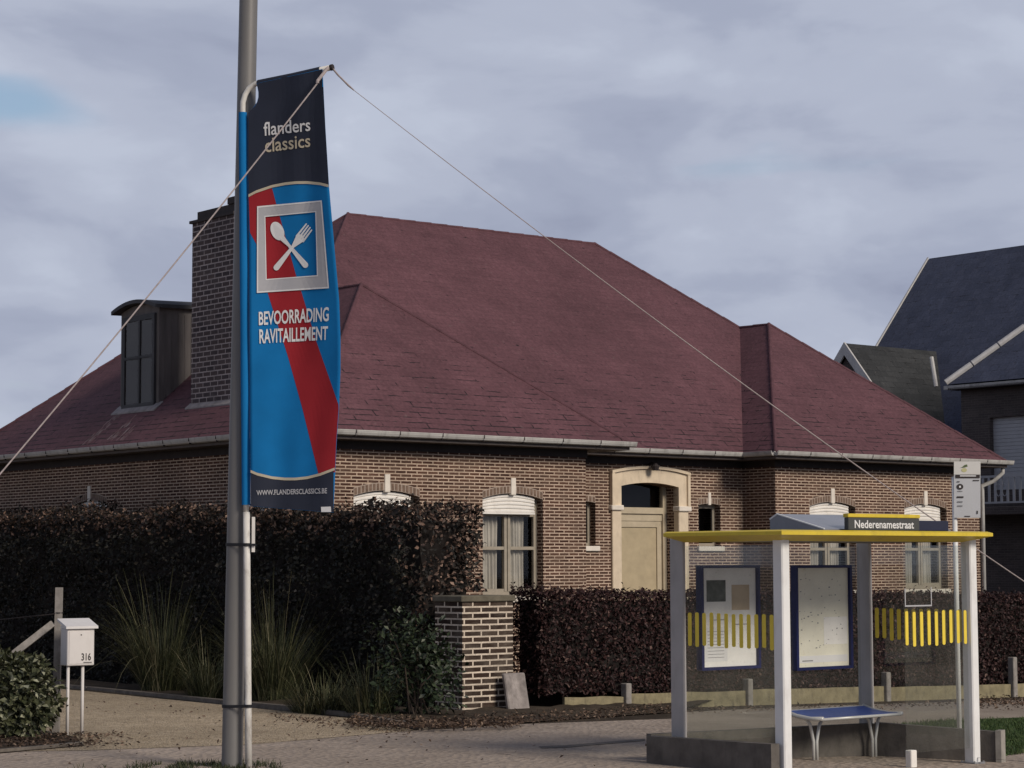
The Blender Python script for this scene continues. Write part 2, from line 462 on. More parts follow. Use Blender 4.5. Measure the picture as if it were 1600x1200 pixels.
# ------------------------------------------------------------------ the setting
def sheet(name, pts, mat, dz, k='structure', sub=0):
    b = MB()
    if not sub: b.poly(*pts)
    return kind(b.build(name, mat, loc=pts[0]), k)
M_SOIL = ground_mat('soil', [(.3, (.035, .027, .020)), (.7, (.085, .066, .048))], 3, 30)
M_PAVE = ground_mat('pavement_concrete', [(.25, (.275, .225, .185)), (.5, (.345, .285, .235)), (.8, (.42, .35, .295))], 1.6, 38, bump=.45, big_var=.14, speck=(13, (.17, .135, .11), .955))
M_PATH = ground_mat('path_concrete', [(.25, (.27, .225, .18)), (.8, (.36, .305, .25))], 2.5, 40, bump=.2)
M_GRAV = ground_mat('gravel', [(.3, (.38, .30, .20)), (.7, (.52, .425, .305))], 5, 60, speck=(38, (.15, .11, .08), .82))
M_LAWN = ground_mat('lawn', [(.3, (.030, .055, .016)), (.7, (.050, .085, .024))], 4, 50, bump=.6)
b = MB()
ss = [-420, -160, -40, -20, 0, 20, 40, 160, 420]
def gnd(i, j):
    s = ss[int(round(i * 8))]; t = -300 + 760 * j
    return G(s, t, -.012)
b.grid(gnd, 8, 4)
kind(b.build('ground', M_SOIL), 'structure')
def g_sheet(name, pts, mat, dz):
    b = MB(); b.poly(*pts)
    n = (pts[1] - pts[0]).cross(pts[2] - pts[0])
    if n.z < 0: b.f[0].reverse()
    return kind(b.build(name, mat, loc=pts[0]), 'structure')
g_sheet('pavement', [G(-30, -40), G(24, -40), G(24, -7.25), G(-1.7, -7.25), gp(650, 1141), gp(390, 1163), gp(140, 1172), G(-30, -3)], M_PAVE, 0)
g_sheet('gravel_drive', [gp(650, 1141, .004), gp(390, 1163, .004), gp(140, 1172, .004), G(-30, -3, .004), G(-30, 25, .004), G(-2.6, 25, .004), gp(136, 1080, .004), gp(345, 1101, .004), gp(545, 1122, .004)], M_GRAV, 0)
g_sheet('footpath', [gp(1380, 1134, .004), G(24, -9.2, .004), G(24, -6.3, .004), gp(1240, 1104, .004), gp(1060, 1113, .004), gp(1075, 1150, .004)], M_PATH, 0)
lawn_pts = [gp(1396, 1133, .008), gp(1470, 1126, .008), G(24, -9.3, .008), G(24, -13.2, .008), gp(1600, 1174, .008), gp(1562, 1182, .008)]
g_sheet('lawn', lawn_pts, M_LAWN, 0)
# grass blades on the lawn and the verge by the lamp post
M_GRASS = foliage('grass_blade', [(0, (.030, .056, .015)), (.6, (.05, .085, .024)), (1, (.09, .11, .04))])
b = MB()
for _ in range(15000):
    x, y = rng.uniform(1385, 1640), rng.uniform(1124, 1182)
    if y < 1133 - (x - 1396) * .09 + rng.uniform(-1, 1) or x < 1396 + (y - 1133) * 3.2: continue
    if y > 1183 - (x - 1560) * .12: continue
    p = gp(x, y, .004)
    b.blade(p, Vector((rng.gauss(0, .4), rng.gauss(0, .4), 1)).normalized(), rng.uniform(.03, .075), .008, .3, 2)
kind(tag(b.build('grass', M_GRASS), 'short dark green lawn grass behind the bus shelter', 'grass'), 'stuff')
b = MB()
for _ in range(4200):
    x = rng.gauss(330, 75); y = rng.uniform(1193, 1225)
    if x > 450 or nz(x * .03, y * .08, 3) < -.12: continue
    b.blade(gp(x, y), Vector((rng.gauss(0, .5), rng.gauss(0, .5), 1)).normalized(), rng.uniform(.03, .10), .008, .3, 2)
kind(tag(b.build('verge_grass', foliage('verge_blade', [(0, (.018, .028, .010)), (.7, (.035, .045, .018)), (1, (.10, .09, .05))])), 'thin grass tufts at the foot of the tall lamp post', 'grass'), 'stuff')
# kerb along the drive, soil beds
M_KERB = plain('kerb_stone', (.15, .13, .11), .9, .3, 8, bump=.3)
def strip(name, pts, wdt, hgt, mat):
    b = MB()
    for p, q in zip(pts[:-1], pts[1:]):
        d = (q - p); n = Vector((-d.y, d.x, 0)).normalized() * wdt
        b.box(p - UP * .05, d * .996, n, UP * (hgt + .05))
    return b.build(name, mat, loc=pts[0])
kp = [gp(655, 1141), gp(545, 1121), gp(440, 1109), gp(345, 1100), gp(240, 1089.5), gp(136, 1079), G(-2.3, 12)]
tag(strip('drive_kerb', kp[::-1], .12, .06, M_KERB), 'low dark kerb between the gravel drive and the tall hedge', 'kerb')
bk = [gp(-260, 1204), gp(0, 1177), gp(70, 1171), gp(130, 1165)]
tag(strip('bed_edging', bk, .06, .04, M_KERB), 'thin concrete edging around the soil bed below the mailbox', 'edging')
g_sheet('shrub_bed', [gp(-260, 1202, .010), gp(0, 1176, .010), gp(132, 1165, .010), gp(118, 1151, .010), gp(70, 1142, .010), gp(-260, 1130, .010)], M_SOIL, 0)
def mound(name, pts_near, pts_far, hh):
    b = MB(); n = len(pts_near) - 1
    def fn(i, j):
        k = i * n; a = min(int(k), n - 1); fr = k - a
        p = pts_near[a].lerp(pts_near[a + 1], fr).lerp(pts_far[a].lerp(pts_far[a + 1], fr), j)
        return p + UP * (hh * sin(min(j, .75) / .75 * pi / 2) * (.75 + .5 * nz(p.x * 2.2, p.y * 2.2, 1)) + .006)
    b.grid(fn, 60, 8)
    return kind(b.build(name, M_SOIL, loc=pts_near[0], smooth=True), 'structure')
mound('hedge_bed', [gp(560, 1126), gp(650, 1141), gp(720, 1138), gp(800, 1131), gp(930, 1121), gp(1060, 1112.5)],
      [G(-2.3, -4.4), G(-1.9, -4.6), G(-.6, -4.8), G(.3, -5.02), G(2.2, -5.05), G(4.0, -5.05)], .09)
mound('side_bed', [gp(560, 1124), gp(440, 1109), gp(345, 1100), gp(136, 1080), G(-2.2, 12)],
      [G(-1.0, -4.4), G(-1.0, -2.5), G(-1.0, -.6), G(-1.0, 4), G(-1.0, 12)], .06)
# fallen leaves
M_LEAFL = foliage('dead_leaf', [(0, (.03, .02, .016)), (.55, (.085, .055, .038)), (.85, (.17, .115, .08)), (1, (.26, .19, .14))], .7)
b = MB()
def litter(n, fx, fy, size=.05, dz=.012):
    for _ in range(n):
        x = fx(); y = fy(x)
        p = gp(x, y, dz + rng.random() * .02)
        d = Vector((rng.gauss(0, 1), rng.gauss(0, 1), rng.gauss(0, .35)))
        b.leaf(p, d, Vector((rng.gauss(0, .5), rng.gauss(0, .5), 1)), size * rng.uniform(.6, 1.4), size * .6)
litter(2600, lambda: rng.uniform(545, 815), lambda x: 1137 - abs(x - 680) * .035 - abs(rng.gauss(0, 9)), .055, .05)
litter(900, lambda: rng.uniform(800, 1060), lambda x: 1131 - (x - 800) * .07 - rng.random() * 16, .05, .05)
litter(1300, lambda: rng.gauss(40, 70), lambda x: 1166 - rng.random() * 22 + max(0, -x) * .08, .05)
litter(90, lambda: rng.uniform(100, 640), lambda x: 1090 + (x - 130) * .1 + abs(rng.gauss(0, 14)), .05)
litter(300, lambda: rng.uniform(420, 640), lambda x: 1113 + (x - 420) * .11 + abs(rng.gauss(0, 6)), .05)
litter(700, lambda: rng.uniform(1060, 1640), lambda x: 1106 - (x - 1060) * .022 + abs(rng.gauss(0, 4)) , .05)
litter(500, lambda: rng.uniform(1525, 1640), lambda x: 1096 + rng.gauss(0, 5), .06)
litter(45, lambda: rng.uniform(0, 1010), lambda x: rng.uniform(1150, 1198), .045)
kind(tag(b.build('fallen_leaves', M_LEAFL), 'brown fallen leaves scattered on soil, gravel and pavement', 'leaves'), 'stuff')
# pale joint line in the pavement
g_sheet('pavement_joint', [gp(842, 1166, .005), gp(885, 1164, .005), gp(1008, 1154, .005), gp(1008, 1157, .005), gp(888, 1167.5, .005), gp(846, 1169, .005)], M_KERB, 0)

# ------------------------------------------------------------------ the brick house
D, L, W1, D1, S2, WF, MS = 13.2, 18.4821, 6.936, 1.47, 11.312, .578, .8526
house = thing('brick_house', 'long brick bungalow with maroon slate hipped roof, pale door surround and white shutter boxes', 'house', H(0, 0, 0))
RH = lambda s, t, z: H(s, t, EAVE + z)
hm = (D - D1) / 2
FL, WR, IC1, IC2 = RH(0, 0, 0), RH(W1, 0, 0), RH(W1, D1, 0), RH(S2, D1, 0)
A_, B_, BR, BL = RH(S2, WF, 0), RH(L, WF, 0), RH(L, D, 0), RH(0, D, 0)
PL, JL = RH(W1 / 2, W1 / 2, MS * W1 / 2), RH(W1 / 2, D1 + W1 / 2, MS * W1 / 2)
wr = (L - S2) / 2
PR, JR = RH(L - wr, WF + wr, MS * wr), RH(L - wr, D1 + wr, MS * wr)
R1, R2 = RH(hm, D1 + hm, MS * hm), RH(L - hm, D1 + hm, MS * hm)
b = MB()
for pl in ((FL, PL, JL, R1, BL), (FL, WR, PL), (WR, IC1, JL, PL), (IC1, IC2, JR, R2, R1, JL), (A_, PR, JR, IC2), (A_, B_, PR), (B_, BR, R2, JR, PR), (BL, R1, R2, BR)):
    pl = list(pl)
    n = Vector((0, 0, 0))
    for i in range(len(pl)): n += pl[i].cross(pl[(i + 1) % len(pl)])
    if n.z < 0: pl.reverse()
    b.poly(*pl)
roof = b.build('roof', M_ROOF, house)
b = MB()
for p, q in ((R1, R2), (FL, PL), (WR, PL), (JL, R1), (R1, BL), (A_, PR), (B_, PR), (JR, R2), (PL, JL), (PR, JR)):
    d = q - p; n = int(d.length / .4)
    for k in range(n):
        a0 = p + d * (k / n); a1 = p + d * ((k + 1.06) / n)
        b.tube([a0 - UP * .012, a1 - UP * .006], [.034, .039], 8)
b.build('ridge_tiles', M_RIDGE, roof)
EV = [FL, WR, IC1, IC2, A_, B_, BR, BL]
b = MB()                                        # boarded soffit under the eaves
OV = .45
def inset(k, o):
    pts = [(0, 0), (W1, 0), (W1, D1), (S2, D1), (S2, WF), (L, WF), (L, D), (0, D)]
    off = [(1, 1), (-1, 1), (-1, 1), (1, 1), (1, 1), (-1, 1), (-1, -1), (1, -1)]
    return pts[k][0] + off[k][0] * o, pts[k][1] + off[k][1] * o
for k in range(8):
    k2 = (k + 1) % 8
    a, c = inset(k, 0), inset(k2, 0); d, e = inset(k2, .62), inset(k, .62)
    z = EAVE - .135
    b.poly(H(*a, z), H(*e, z), H(*d, z), H(*c, z))
    # fascia behind the gutter
    b.poly(H(*a, z), H(*c, z), H(*c, EAVE - .004), H(*a, EAVE - .004))
b.build('soffit', M_SOFF, house)
def gutter(p, q, out):                          # half round gutter with joints and brackets
    b = MB(); prof = [(.005, 0), (.0, -.05), (.025, -.078), (.065, -.088), (.10, -.072), (.118, -.035), (.122, -.012), (.126, -.010), (.126, 0.008), (.110, 0.008), (.10, -.03), (.02, -.02)]
    d = (q - p); n = len(prof)
    b.add([p + out * x + UP * (z + .004) for x, z in prof] + [q + out * x + UP * (z + .004) for x, z in prof],
          [(i, i + 1, n + i + 1, n + i) for i in range(n - 1)] + [tuple(range(n))[::-1], tuple(range(n, 2 * n))])
    if d.cross(out).z > 0: b.f = [f[::-1] for f in b.f]
    g_ = b.build('gutter', M_GUT, house)
    k = int(d.length / .85)
    dn = d.normalized()
    for i in range(1, k):
        c = p + d * (i / k); bb = MB()
        bb.box(c + out * .02 + UP * -.094, dn * .016, out * .09, UP * .03)
        bb.box(c + out * .112 + UP * -.045, dn * .016, out * .018, UP * .058)
        bb.build('bracket', M_DARK, g_)
MU, MV = -U2, -V2
gutter(FL + MU * .05 , WR + U2 * .08, MV); gutter(IC1, IC2 + MU * .02, MV); gutter(A_ + MU * .05, B_ + U2 * .10, MV)
gutter(BL, FL, MU); gutter(IC2, A_, MU); gutter(B_, BR, U2)

# walls: a mapping (along, z, out) for every face; openings cut, arches filled, reveals built
def fmap_front(t): return lambda a, z, o: H(a, t - o, z)
def fmap_left(s): return lambda a, z, o: H(s - o, a, z)
def fmap_right(s): return lambda a, z, o: H(s + o, a, z)
def wall(b, f, a0, a1, z0, z1, ops, flip=False):
    def q(*p):
        pts = [f(*x) for x in p]
        b.poly(*(pts[::-1] if flip else pts))
    As = sorted({a0, a1, *[x for o in ops for x in (o['a0'], o['a1'])]})
    Zs = sorted({z0, z1, *[x for o in ops for x in (o['z0'], o['z1'])]})
    for i in range(len(As) - 1):
        for j in range(len(Zs) - 1):
            ca, cz = (As[i] + As[i + 1]) / 2, (Zs[j] + Zs[j + 1]) / 2
            if any(o['a0'] < ca < o['a1'] and o['z0'] < cz < o['z1'] for o in ops): continue
            q((As[i], Zs[j], 0), (As[i + 1], Zs[j], 0), (As[i + 1], Zs[j + 1], 0), (As[i], Zs[j + 1], 0))
    for o in ops:
        arc = o.get('rise', 0); N = 14; dp = o['deep']
        zc = lambda a: o['z1'] - arc * ((2 * (a - o['a0']) / (o['a1'] - o['a0']) - 1) ** 2)
        pa = [o['a0'] + (o['a1'] - o['a0']) * k / N for k in range(N + 1)]
        for k in range(N):
            x, y = pa[k], pa[k + 1]
            if arc: q((x, zc(x), 0), (y, zc(y), 0), (y, o['z1'], 0), (x, o['z1'], 0))
            q((x, zc(x), 0), (x, zc(x), -dp), (y, zc(y), -dp), (y, zc(y), 0))
        q((o['a0'], o['z0'], 0), (o['a0'], o['z0'], -dp), (o['a0'], zc(o['a0']), -dp), (o['a0'], zc(o['a0']), 0))
        q((o['a1'], o['z0'], 0), (o['a1'], zc(o['a1']), 0), (o['a1'], zc(o['a1']), -dp), (o['a1'], o['z0'], -dp))
        q((o['a0'], o['z0'], 0), (o['a1'], o['z0'], 0), (o['a1'], o['z0'], -dp), (o['a0'], o['z0'], -dp))
T1, TC, T3 = OV, D1 + OV, WF + OV
ZB, ZT = -.8, EAVE - .10
WIN = lambda c, w=1.36: dict(a0=c - w / 2, a1=c + w / 2, z0=1.42, z1=3.205, rise=.10, deep=.17)
NAR = lambda c: dict(a0=c - .30, a1=c + .30, z0=2.31, z1=3.15, rise=.03, deep=.16)
wins1 = [WIN(1.87), WIN(4.585)]
wins3 = [WIN(13.42), WIN(16.30)]
narrow = [NAR(7.50), NAR(10.81)]
door_op = dict(a0=8.42, a1=9.93, z0=.55, z1=3.53, rise=.075, deep=.42)
winsL = [WIN(8.1), WIN(2.4)]
b = MB()
wall(b, fmap_front(T1), OV, W1 - .665, ZB, ZT, wins1)
wall(b, fmap_front(TC), W1 - .665, S2 + OV, ZB, ZT, narrow + [door_op])
wall(b, fmap_front(T3), S2 + OV, L - .40, ZB, ZT, wins3)
wall(b, fmap_left(OV), OV, D - OV, ZB, ZT, winsL, flip=True)
wall(b, fmap_right(W1 - .665), T1, TC, ZB, ZT, [])
wall(b, fmap_left(S2 + OV), T3, TC, ZB, ZT, [], flip=True)
wall(b, fmap_right(L - .40), T3, D - OV, ZB, ZT, [])
b.poly(H(OV, D - OV, ZB), H(OV, D - OV, ZT), H(L - .4, D - OV, ZT), H(L - .4, D - OV, ZB))
b.build('wall', M_BRICK, house)

b = MB()                                        # dark frieze board under the soffit
for fm_, x0, x1 in ((fmap_front(T1), OV - .025, W1 - .64), (fmap_front(TC), W1 - .665, S2 + OV), (fmap_front(T3), S2 + OV - .025, L - .375), (fmap_left(OV), OV, D - OV), (fmap_left(S2 + OV), T3, TC - .03), (fmap_right(W1 - .665), T1, TC - .03)):
    b.bx(fm_, x0, x1, 3.875, EAVE - .138, .004, .026)
b.build('frieze_board', M_DARK, house)
def arch(f, o, keyw=.11, parent=None):          # soldier course over an opening with a white keystone
    w = o['a1'] - o['a0']; c = (o['a0'] + o['a1']) / 2
    zc = lambda a: o['z1'] - o['rise'] * ((2 * (a - o['a0']) / w - 1) ** 2)
    n = max(3, int(w / .075)); h = .135 if w > 1 else .12
    b = MB(); b2 = MB()
    ext = .03
    def top(a): return zc(max(o['a0'], min(o['a1'], a))) + h
    N = 16
    def seg(bb, x0, x1, o0, o1, zlo, zhi):
        pts = [f(x0, zc(x0) + zlo, o0), f(x1, zc(x1) + zlo, o0), f(x1, zc(x1) + zhi, o0), f(x0, zc(x0) + zhi, o0),
               f(x0, zc(x0) + zlo, o1), f(x1, zc(x1) + zlo, o1), f(x1, zc(x1) + zhi, o1), f(x0, zc(x0) + zhi, o1)]
        bb.hexa(pts if (pts[1] - pts[0]).cross(pts[3] - pts[0]).dot(pts[4] - pts[0]) > 0 else pts[4:] + pts[:4])
    for k in range(N):
        seg(b, o['a0'] + w * k / N, o['a0'] + w * (k + 1) / N, -.06, .003, 0.002, h)
    for k in range(n):
        x0 = o['a0'] + w * (k + .17) / n; x1 = o['a0'] + w * (k + .83) / n
        if abs((x0 + x1) / 2 - c) < keyw / 2 + .01: continue
        seg(b2, x0, x1, -.01, .007 + rng.random() * .003, .010 + rng.random() * .006, h - .014)
    ar = b.build('brick_arch', M_MORT, house)
    b2.build('arch_bricks', M_VOUS, ar)
    bk = MB(); bk.bevbox(f, c - keyw / 2, c + keyw / 2, o['z1'] - .03, o['z1'] + (.27 if w > 1 else .22), -.05, .022, .008)
    bk.build('keystone', M_KEY, house)
def window(f, o):
    a0, a1, z0 = o['a0'], o['a1'], o['z0']; dp = o['deep']; c = (a0 + a1) / 2
    zs = o['z1'] - o['rise']
    b = MB()
    def bar(x0, x1, y0, y1, d0=.06, d1=0.0): b.bx(f, x0, x1, y0, y1, -dp - d0, -dp + d1)
    bar(a0, a0 + .075, z0, o['z1']); bar(a1 - .075, a1, z0, o['z1']); bar(a0 + .075, a1 - .075, z0, z0 + .08)
    bar(a0 + .075, a1 - .075, zs - .25, zs - .17)
    bar(c - .068, c - .010, z0 + .08, zs - .25, .06, .006); bar(c + .010, c + .068, z0 + .08, zs - .25, .06, .006)
    b.bx(f, c - .010, c + .010, z0 + .08, zs - .25, -dp - .05, -dp - .02)
    zm = z0 + (zs - .2 - z0) * .56
    for x0, x1 in ((a0 + .075, c - .068), (c + .068, a1 - .075)):
        bar(x0, x1, zm - .028, zm + .028)
        bar(x0, x1, z0 + .08, z0 + .125, .05, -.006); bar(x0, x1, zs - .30, zs - .25, .05, -.006)
    w = b.build('window', M_FRAME, house)
    g = MB()
    g.poly(f(a0 + .03, z0 + .03, -dp - .035), f(a1 - .03, z0 + .03, -dp - .035), f(a1 - .03, zs, -dp - .035), f(a0 + .03, zs, -dp - .035))
    g.build('pane', M_GLASS, w)
    cu = MB()
    for x0, x1, ph in ((a0 + .12, c - .13, 0), (c + .06, a1 - .20, 2)):
        def fn(i, j):
            a = x0 + (x1 - x0) * i
            d = .028 * sin(i * 26 + ph + .6 * sin(j * 2.3)) + .012 * sin(i * 61 + ph)
            return f(a + .012 * sin(j * 3 + i * 4), z0 + .07 + (zs - .1 - z0) * j, -dp - .13 + d)
        cu.grid(fn, 60, 6)
    cu.build('curtain', M_CURT, w, smooth=True)
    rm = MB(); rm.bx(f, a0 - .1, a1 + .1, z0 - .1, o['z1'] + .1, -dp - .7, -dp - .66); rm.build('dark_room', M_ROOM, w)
    # roller shutter box with curved head, ribbed
    sb = MB(); N = 16; rows = 5
    zc = lambda a: o['z1'] - .012 - (o['rise']) * ((2 * (a - a0) / (a1 - a0) - 1) ** 2)
    zb = 2.862
    prof = []
    for k in range(rows):
        prof += [(k / rows, 0), (k / rows + .06, .022), ((k + 1) / rows - .06, .022)]
    prof.append((1, 0))
    def fn(i, j):
        a = a0 + .012 + (a1 - a0 - .16) * i; k = min(int(j * (len(prof) - 1) + 1e-6), len(prof) - 1)
        return f(a, zb + (zc(a) - zb) * prof[k][0], -.075 + prof[k][1])
    sb.grid(fn, N, len(prof) - 1)
    sb.bx(f, a0 + .012, a1 - .148, zb - .02, zb + .01, -.16, -.045)
    for x in (a0 + .012, a1 - .148):
        sb.poly(f(x, zb, -.06), f(x, zc(x), -.06), f(x, zc(x), -dp), f(x, zb, -dp))
    sh = sb.build('shutter_box', M_WHITE, w)
    si = MB(); si.bevbox(f, a0 - .06, a1 + .06, z0 - .11, z0 - .004, -dp + .01, .05, .012); si.build('sill', M_KEY, w)
def narrow_window(f, o):
    a0, a1, z0, dp = o['a0'], o['a1'], o['z0'], o['deep']
    b = MB()
    for x0, x1, y0, y1 in ((a0, a0 + .06, z0, o['z1']), (a1 - .06, a1, z0, o['z1']), (a0 + .06, a1 - .06, z0, z0 + .06), (a0 + .06, a1 - .06, o['z1'] - .09, o['z1'])):
        b.bx(f, x0, x1, y0, y1, -dp - .05, -dp)
    w = b.build('narrow_window', M_FRAME, house)
    g = MB(); g.poly(f(a0 + .03, z0 + .03, -dp - .03), f(a1 - .03, z0 + .03, -dp - .03), f(a1 - .03, o['z1'] - .03, -dp - .03), f(a0 + .03, o['z1'] - .03, -dp - .03)); g.build('pane', M_GLASS, w)
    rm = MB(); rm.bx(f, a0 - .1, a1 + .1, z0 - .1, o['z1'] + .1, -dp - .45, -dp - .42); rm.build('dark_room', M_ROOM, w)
    si = MB(); si.bevbox(f, a0 - .05, a1 + .07, z0 - .10, z0 - .004, -dp + .01, .06, .01); si.build('sill', M_KEY, w)
for f, ops in ((fmap_front(T1), wins1), (fmap_front(T3), wins3), (fmap_left(OV), winsL)):
    for o in ops: arch(f, o); window(f, o)
for o in narrow: arch(fmap_front(TC), o, .075); narrow_window(fmap_front(TC), o)
# front door
f = fmap_front(TC)
o = door_op; a0, a1 = o['a0'], o['a1']
b = MB(); w = a1 - a0
zin = lambda a: o['z1'] - o['rise'] * ((2 * (a - a0) / w - 1) ** 2)
oa0, oa1 = a0 - .235, a1 + .26
zo = lambda a: 3.80 - .10 * ((2 * (a - oa0) / (oa1 - oa0) - 1) ** 2)
b.bevbox(f, oa0, a0 + .003, .4, 2.985, -.1, .055, .012); b.bevbox(f, a1 - .003, oa1, .4, 2.985, -.1, .055, .012)
N = 22
def band(bb, g0, g1, o1, x0, x1, n=N):
    for k in range(n):
        p, q = x0 + (x1 - x0) * k / n, x0 + (x1 - x0) * (k + 1) / n
        bb.hexa([f(p, g0(p), -.1), f(q, g0(q), -.1), f(q, g1(q), -.1), f(p, g1(p), -.1), f(p, g0(p), o1), f(q, g0(q), o1), f(q, g1(q), o1), f(p, g1(p), o1)][::-1][4:] + [f(p, g0(p), -.1), f(q, g0(q), -.1), f(q, g1(q), -.1), f(p, g1(p), -.1), f(p, g0(p), o1), f(q, g0(q), o1), f(q, g1(q), o1), f(p, g1(p), o1)][::-1][:4])
band(b, zin, zo, .052, a0, a1)
band(b, lambda a: 3.02, zo, .052, oa0, a0, 5); band(b, lambda a: 3.02, zo, .052, a1, oa1, 5)
sur = b.build('door_surround', M_CREAM, house)
b = MB(); band(b, lambda a: zo(a) - .004, lambda a: zo(a) + .05, .10, oa0 - .03, oa1 + .03)
for x0, x1 in ((oa0 - .03, oa0 + .045), (oa1 - .045, oa1 + .03)): b.bevbox(f, x0, x1, 3.06, 3.70, .0, .095, .008)
b.build('surround_moulding', M_CREAM, sur)
b = MB()
for x0, x1 in ((oa0 - .045, a0 + .03), (a1 - .03, oa1 + .05)): b.bevbox(f, x0, x1, 2.985, 3.085, -.1, .10, .015)
b.build('impost', M_KEY, sur)
b = MB(); dz_ = -.34
b.bx(f, a0, a0 + .02, .5, 3.5, dz_ - .06, dz_ + .04); b.bx(f, a1 - .10, a1, .5, 3.5, dz_ - .06, dz_ + .04)
b.bx(f, a0 + .02, a1 - .10, 2.94, 3.06, dz_ - .06, dz_ + .05)
b.bx(f, a0 + .02, a1 - .10, 2.80, 2.94, dz_ - .06, dz_ + .01)
doorf = b.build('door_frame', M_DOORF, house)
b = MB(); b.bx(f, a0 + .02, a1 - .10, .55, 2.80, dz_ - .05, dz_ - .03)
door = b.build('door', M_DOOR, house)
b = MB()
x0, x1 = a0 + .02, a1 - .10
for p in ((x0, x0 + .07, .55, 2.80), (x1 - .12, x1, .55, 2.80), (x0 + .07, x1 - .12, 2.68, 2.80), (x0 + .07, x1 - .12, 1.36, 1.44)):
    b.bx(f, *p, dz_ - .03, dz_ - .005)
b.build('door_rails', M_DOORF, door)
b = MB(); b.poly(f(a0, 3.05, dz_ - .02), f(a1, 3.05, dz_ - .02), f(a1, 3.56, dz_ - .02), f(a0, 3.56, dz_ - .02)); tr = b.build('transom_pane', M_GLASS, house)
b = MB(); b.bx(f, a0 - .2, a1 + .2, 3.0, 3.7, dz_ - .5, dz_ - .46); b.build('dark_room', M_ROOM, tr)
b = MB(); c = f(9.15, 3.86, 0)
b.tube([c + MV * 0, c + MV * .12 + UP * .05, c + MV * .22 + UP * .03], .022, 8)
b.tube([c + MV * .22 + UP * .04, c + MV * .22 - UP * .02, c + MV * .22 - UP * .10], [.03, .085, .06], 10)
b.build('door_lamp', M_DARK, house)
# downpipe at the far corner
b = MB(); p0 = RH(L - .02, WF + .1, -.12); p1 = H(L - .36, T3 - .05, EAVE - .62)
b.tube([p0, p0 - UP * .12, p0.lerp(p1, .45) - UP * .08, p1 + UP * .1, p1, p1 - UP * 3.6], .045, 10)
b.build('downpipe', M_GUT, house, smooth=True)
# chimney
f = lambda s, t, z: H(s, t, z)
b = MB(); cs0, cs1, ct0, ct1 = .82, 1.75, 3.62, 5.03
b.bx(f, cs0, cs1, ct0, ct1, 4.5, 8.16)
ch = b.build('chimney', M_BRICKC, roof)
b = MB(); b.bx(f, cs0 - .035, cs1 + .035, ct0 - .035, ct1 + .06, 8.16, 8.21)
b.bx(f, cs0 + .03, cs1 - .03, ct0 + .03, ct1 - .12, 8.21, 8.36); b.bx(f, cs0 + .0, cs1, ct0 - .02, ct0 + .22, 8.36, 8.48); b.build('chimney_cap', M_DARK, ch)
b = MB(); b.tube([H(1.2, 3.85, 8.3), H(1.2, 3.85, 8.75)], [.10, .11], 12); b.build('flue', M_DARK, ch)
b = MB()
b.bx(lambda s, t, k: H(s, t, EAVE + MS * s + k), cs0 - .09, cs0 + .02, ct0 - .1, ct1 + .06, .004, .03); b.build('flashing', M_LEAD, ch)
# dormer with a bowed roof on the left slope
ds, dt0, dt1, zw = .955, 6.42, 7.86, 6.64
zbow = lambda t: zw + .06 + .20 * (1 - ((t - (dt0 + dt1) / 2) / ((dt1 - dt0) / 2 + .25)) ** 2)
b = MB()
N = 12
ts = [dt0 + (dt1 - dt0) * k / N for k in range(N + 1)]
zf = EAVE + MS * ds
front = [H(ds, dt1, zf - .1), H(ds, dt0, zf - .1)] + [H(ds, t, zbow(t) - .01) for t in ts]
b.poly(*front)
back_s = 3.6
b.poly(H(ds, dt0, zf - .1), H(back_s, dt0, zf - .1), H(back_s, dt0, zbow(dt0) + .35), H(ds, dt0, zbow(dt0) - .01))
b.poly(H(ds, dt1, zf - .1), H(ds, dt1, zbow(dt1) - .01), H(back_s, dt1, zbow(dt1) + .35), H(back_s, dt1, zf - .1))
dorm = b.build('dormer', M_DORM, roof)
b = MB()
for k in range(10): b.bx(f, ds + .12 + k * .14, ds + .132 + k * .14, dt0 - .008, dt0 + .002, zf, zw + .02)
b.build('cladding_battens', M_DORM, dorm)
b = MB()
tt = [dt0 - .12 + (dt1 + .24 - dt0 + .0) * k / N for k in range(N + 1)]
for k in range(N):
    t0, t1 = tt[k], tt[k + 1]
    q = lambda s, t, z: H(s, t, z)
    z0_, z1_ = zbow(t0), zbow(t1)
    e0, e1 = .10 * (3.6 - ds), 0
    b.hexa([H(ds - .16, t0, z0_), H(4.2, t0, z0_ + .1), H(4.2, t1, z1_ + .1), H(ds - .16, t1, z1_), H(ds - .16, t0, z0_ + .07), H(4.2, t0, z0_ + .17), H(4.2, t1, z1_ + .17), H(ds - .16, t1, z1_ + .07)])
b.build('dormer_roof', M_ZINC, dorm)
b = MB(); fl = fmap_left(ds)
b.bx(fl, dt0 + .18, dt1 - .22, zf + .02, zw - .06, .0, .02)
dw = b.build('dormer_window', M_DARK, dorm)
b = MB()
for x0, x1, y0, y1 in ((dt0 + .10, dt0 + .18, zf - .02, zw + .04), (dt1 - .22, dt1 - .12, zf - .02, zw + .04), (dt0 + .18, dt1 - .22, zw - .06, zw + .04), (dt0 + .18, dt1 - .22, zf - .02, zf + .05), (7.06, 7.12, zf + .05, zw - .06), (dt0 + .18, dt1 - .22, 5.86, 5.91)):
    b.bx(fl, x0, x1, y0, y1, .0, .05)
b.build('frame', M_ZINC, dw)
b = MB(); b.poly(fl(dt0 + .18, zf + .04, .03), fl(dt0 + .18, zw - .06, .03), fl(dt1 - .22, zw - .06, .03), fl(dt1 - .22, zf + .04, .03)); b.build('pane', M_GLASS, dw)
b = MB(); b.bx(lambda s, t, k: H(s, t, EAVE + MS * s + k), ds - .16, ds + .03, dt0 - .12, dt1 + .08, .004, .028)
b.build('lead_apron', M_LEAD, dorm)
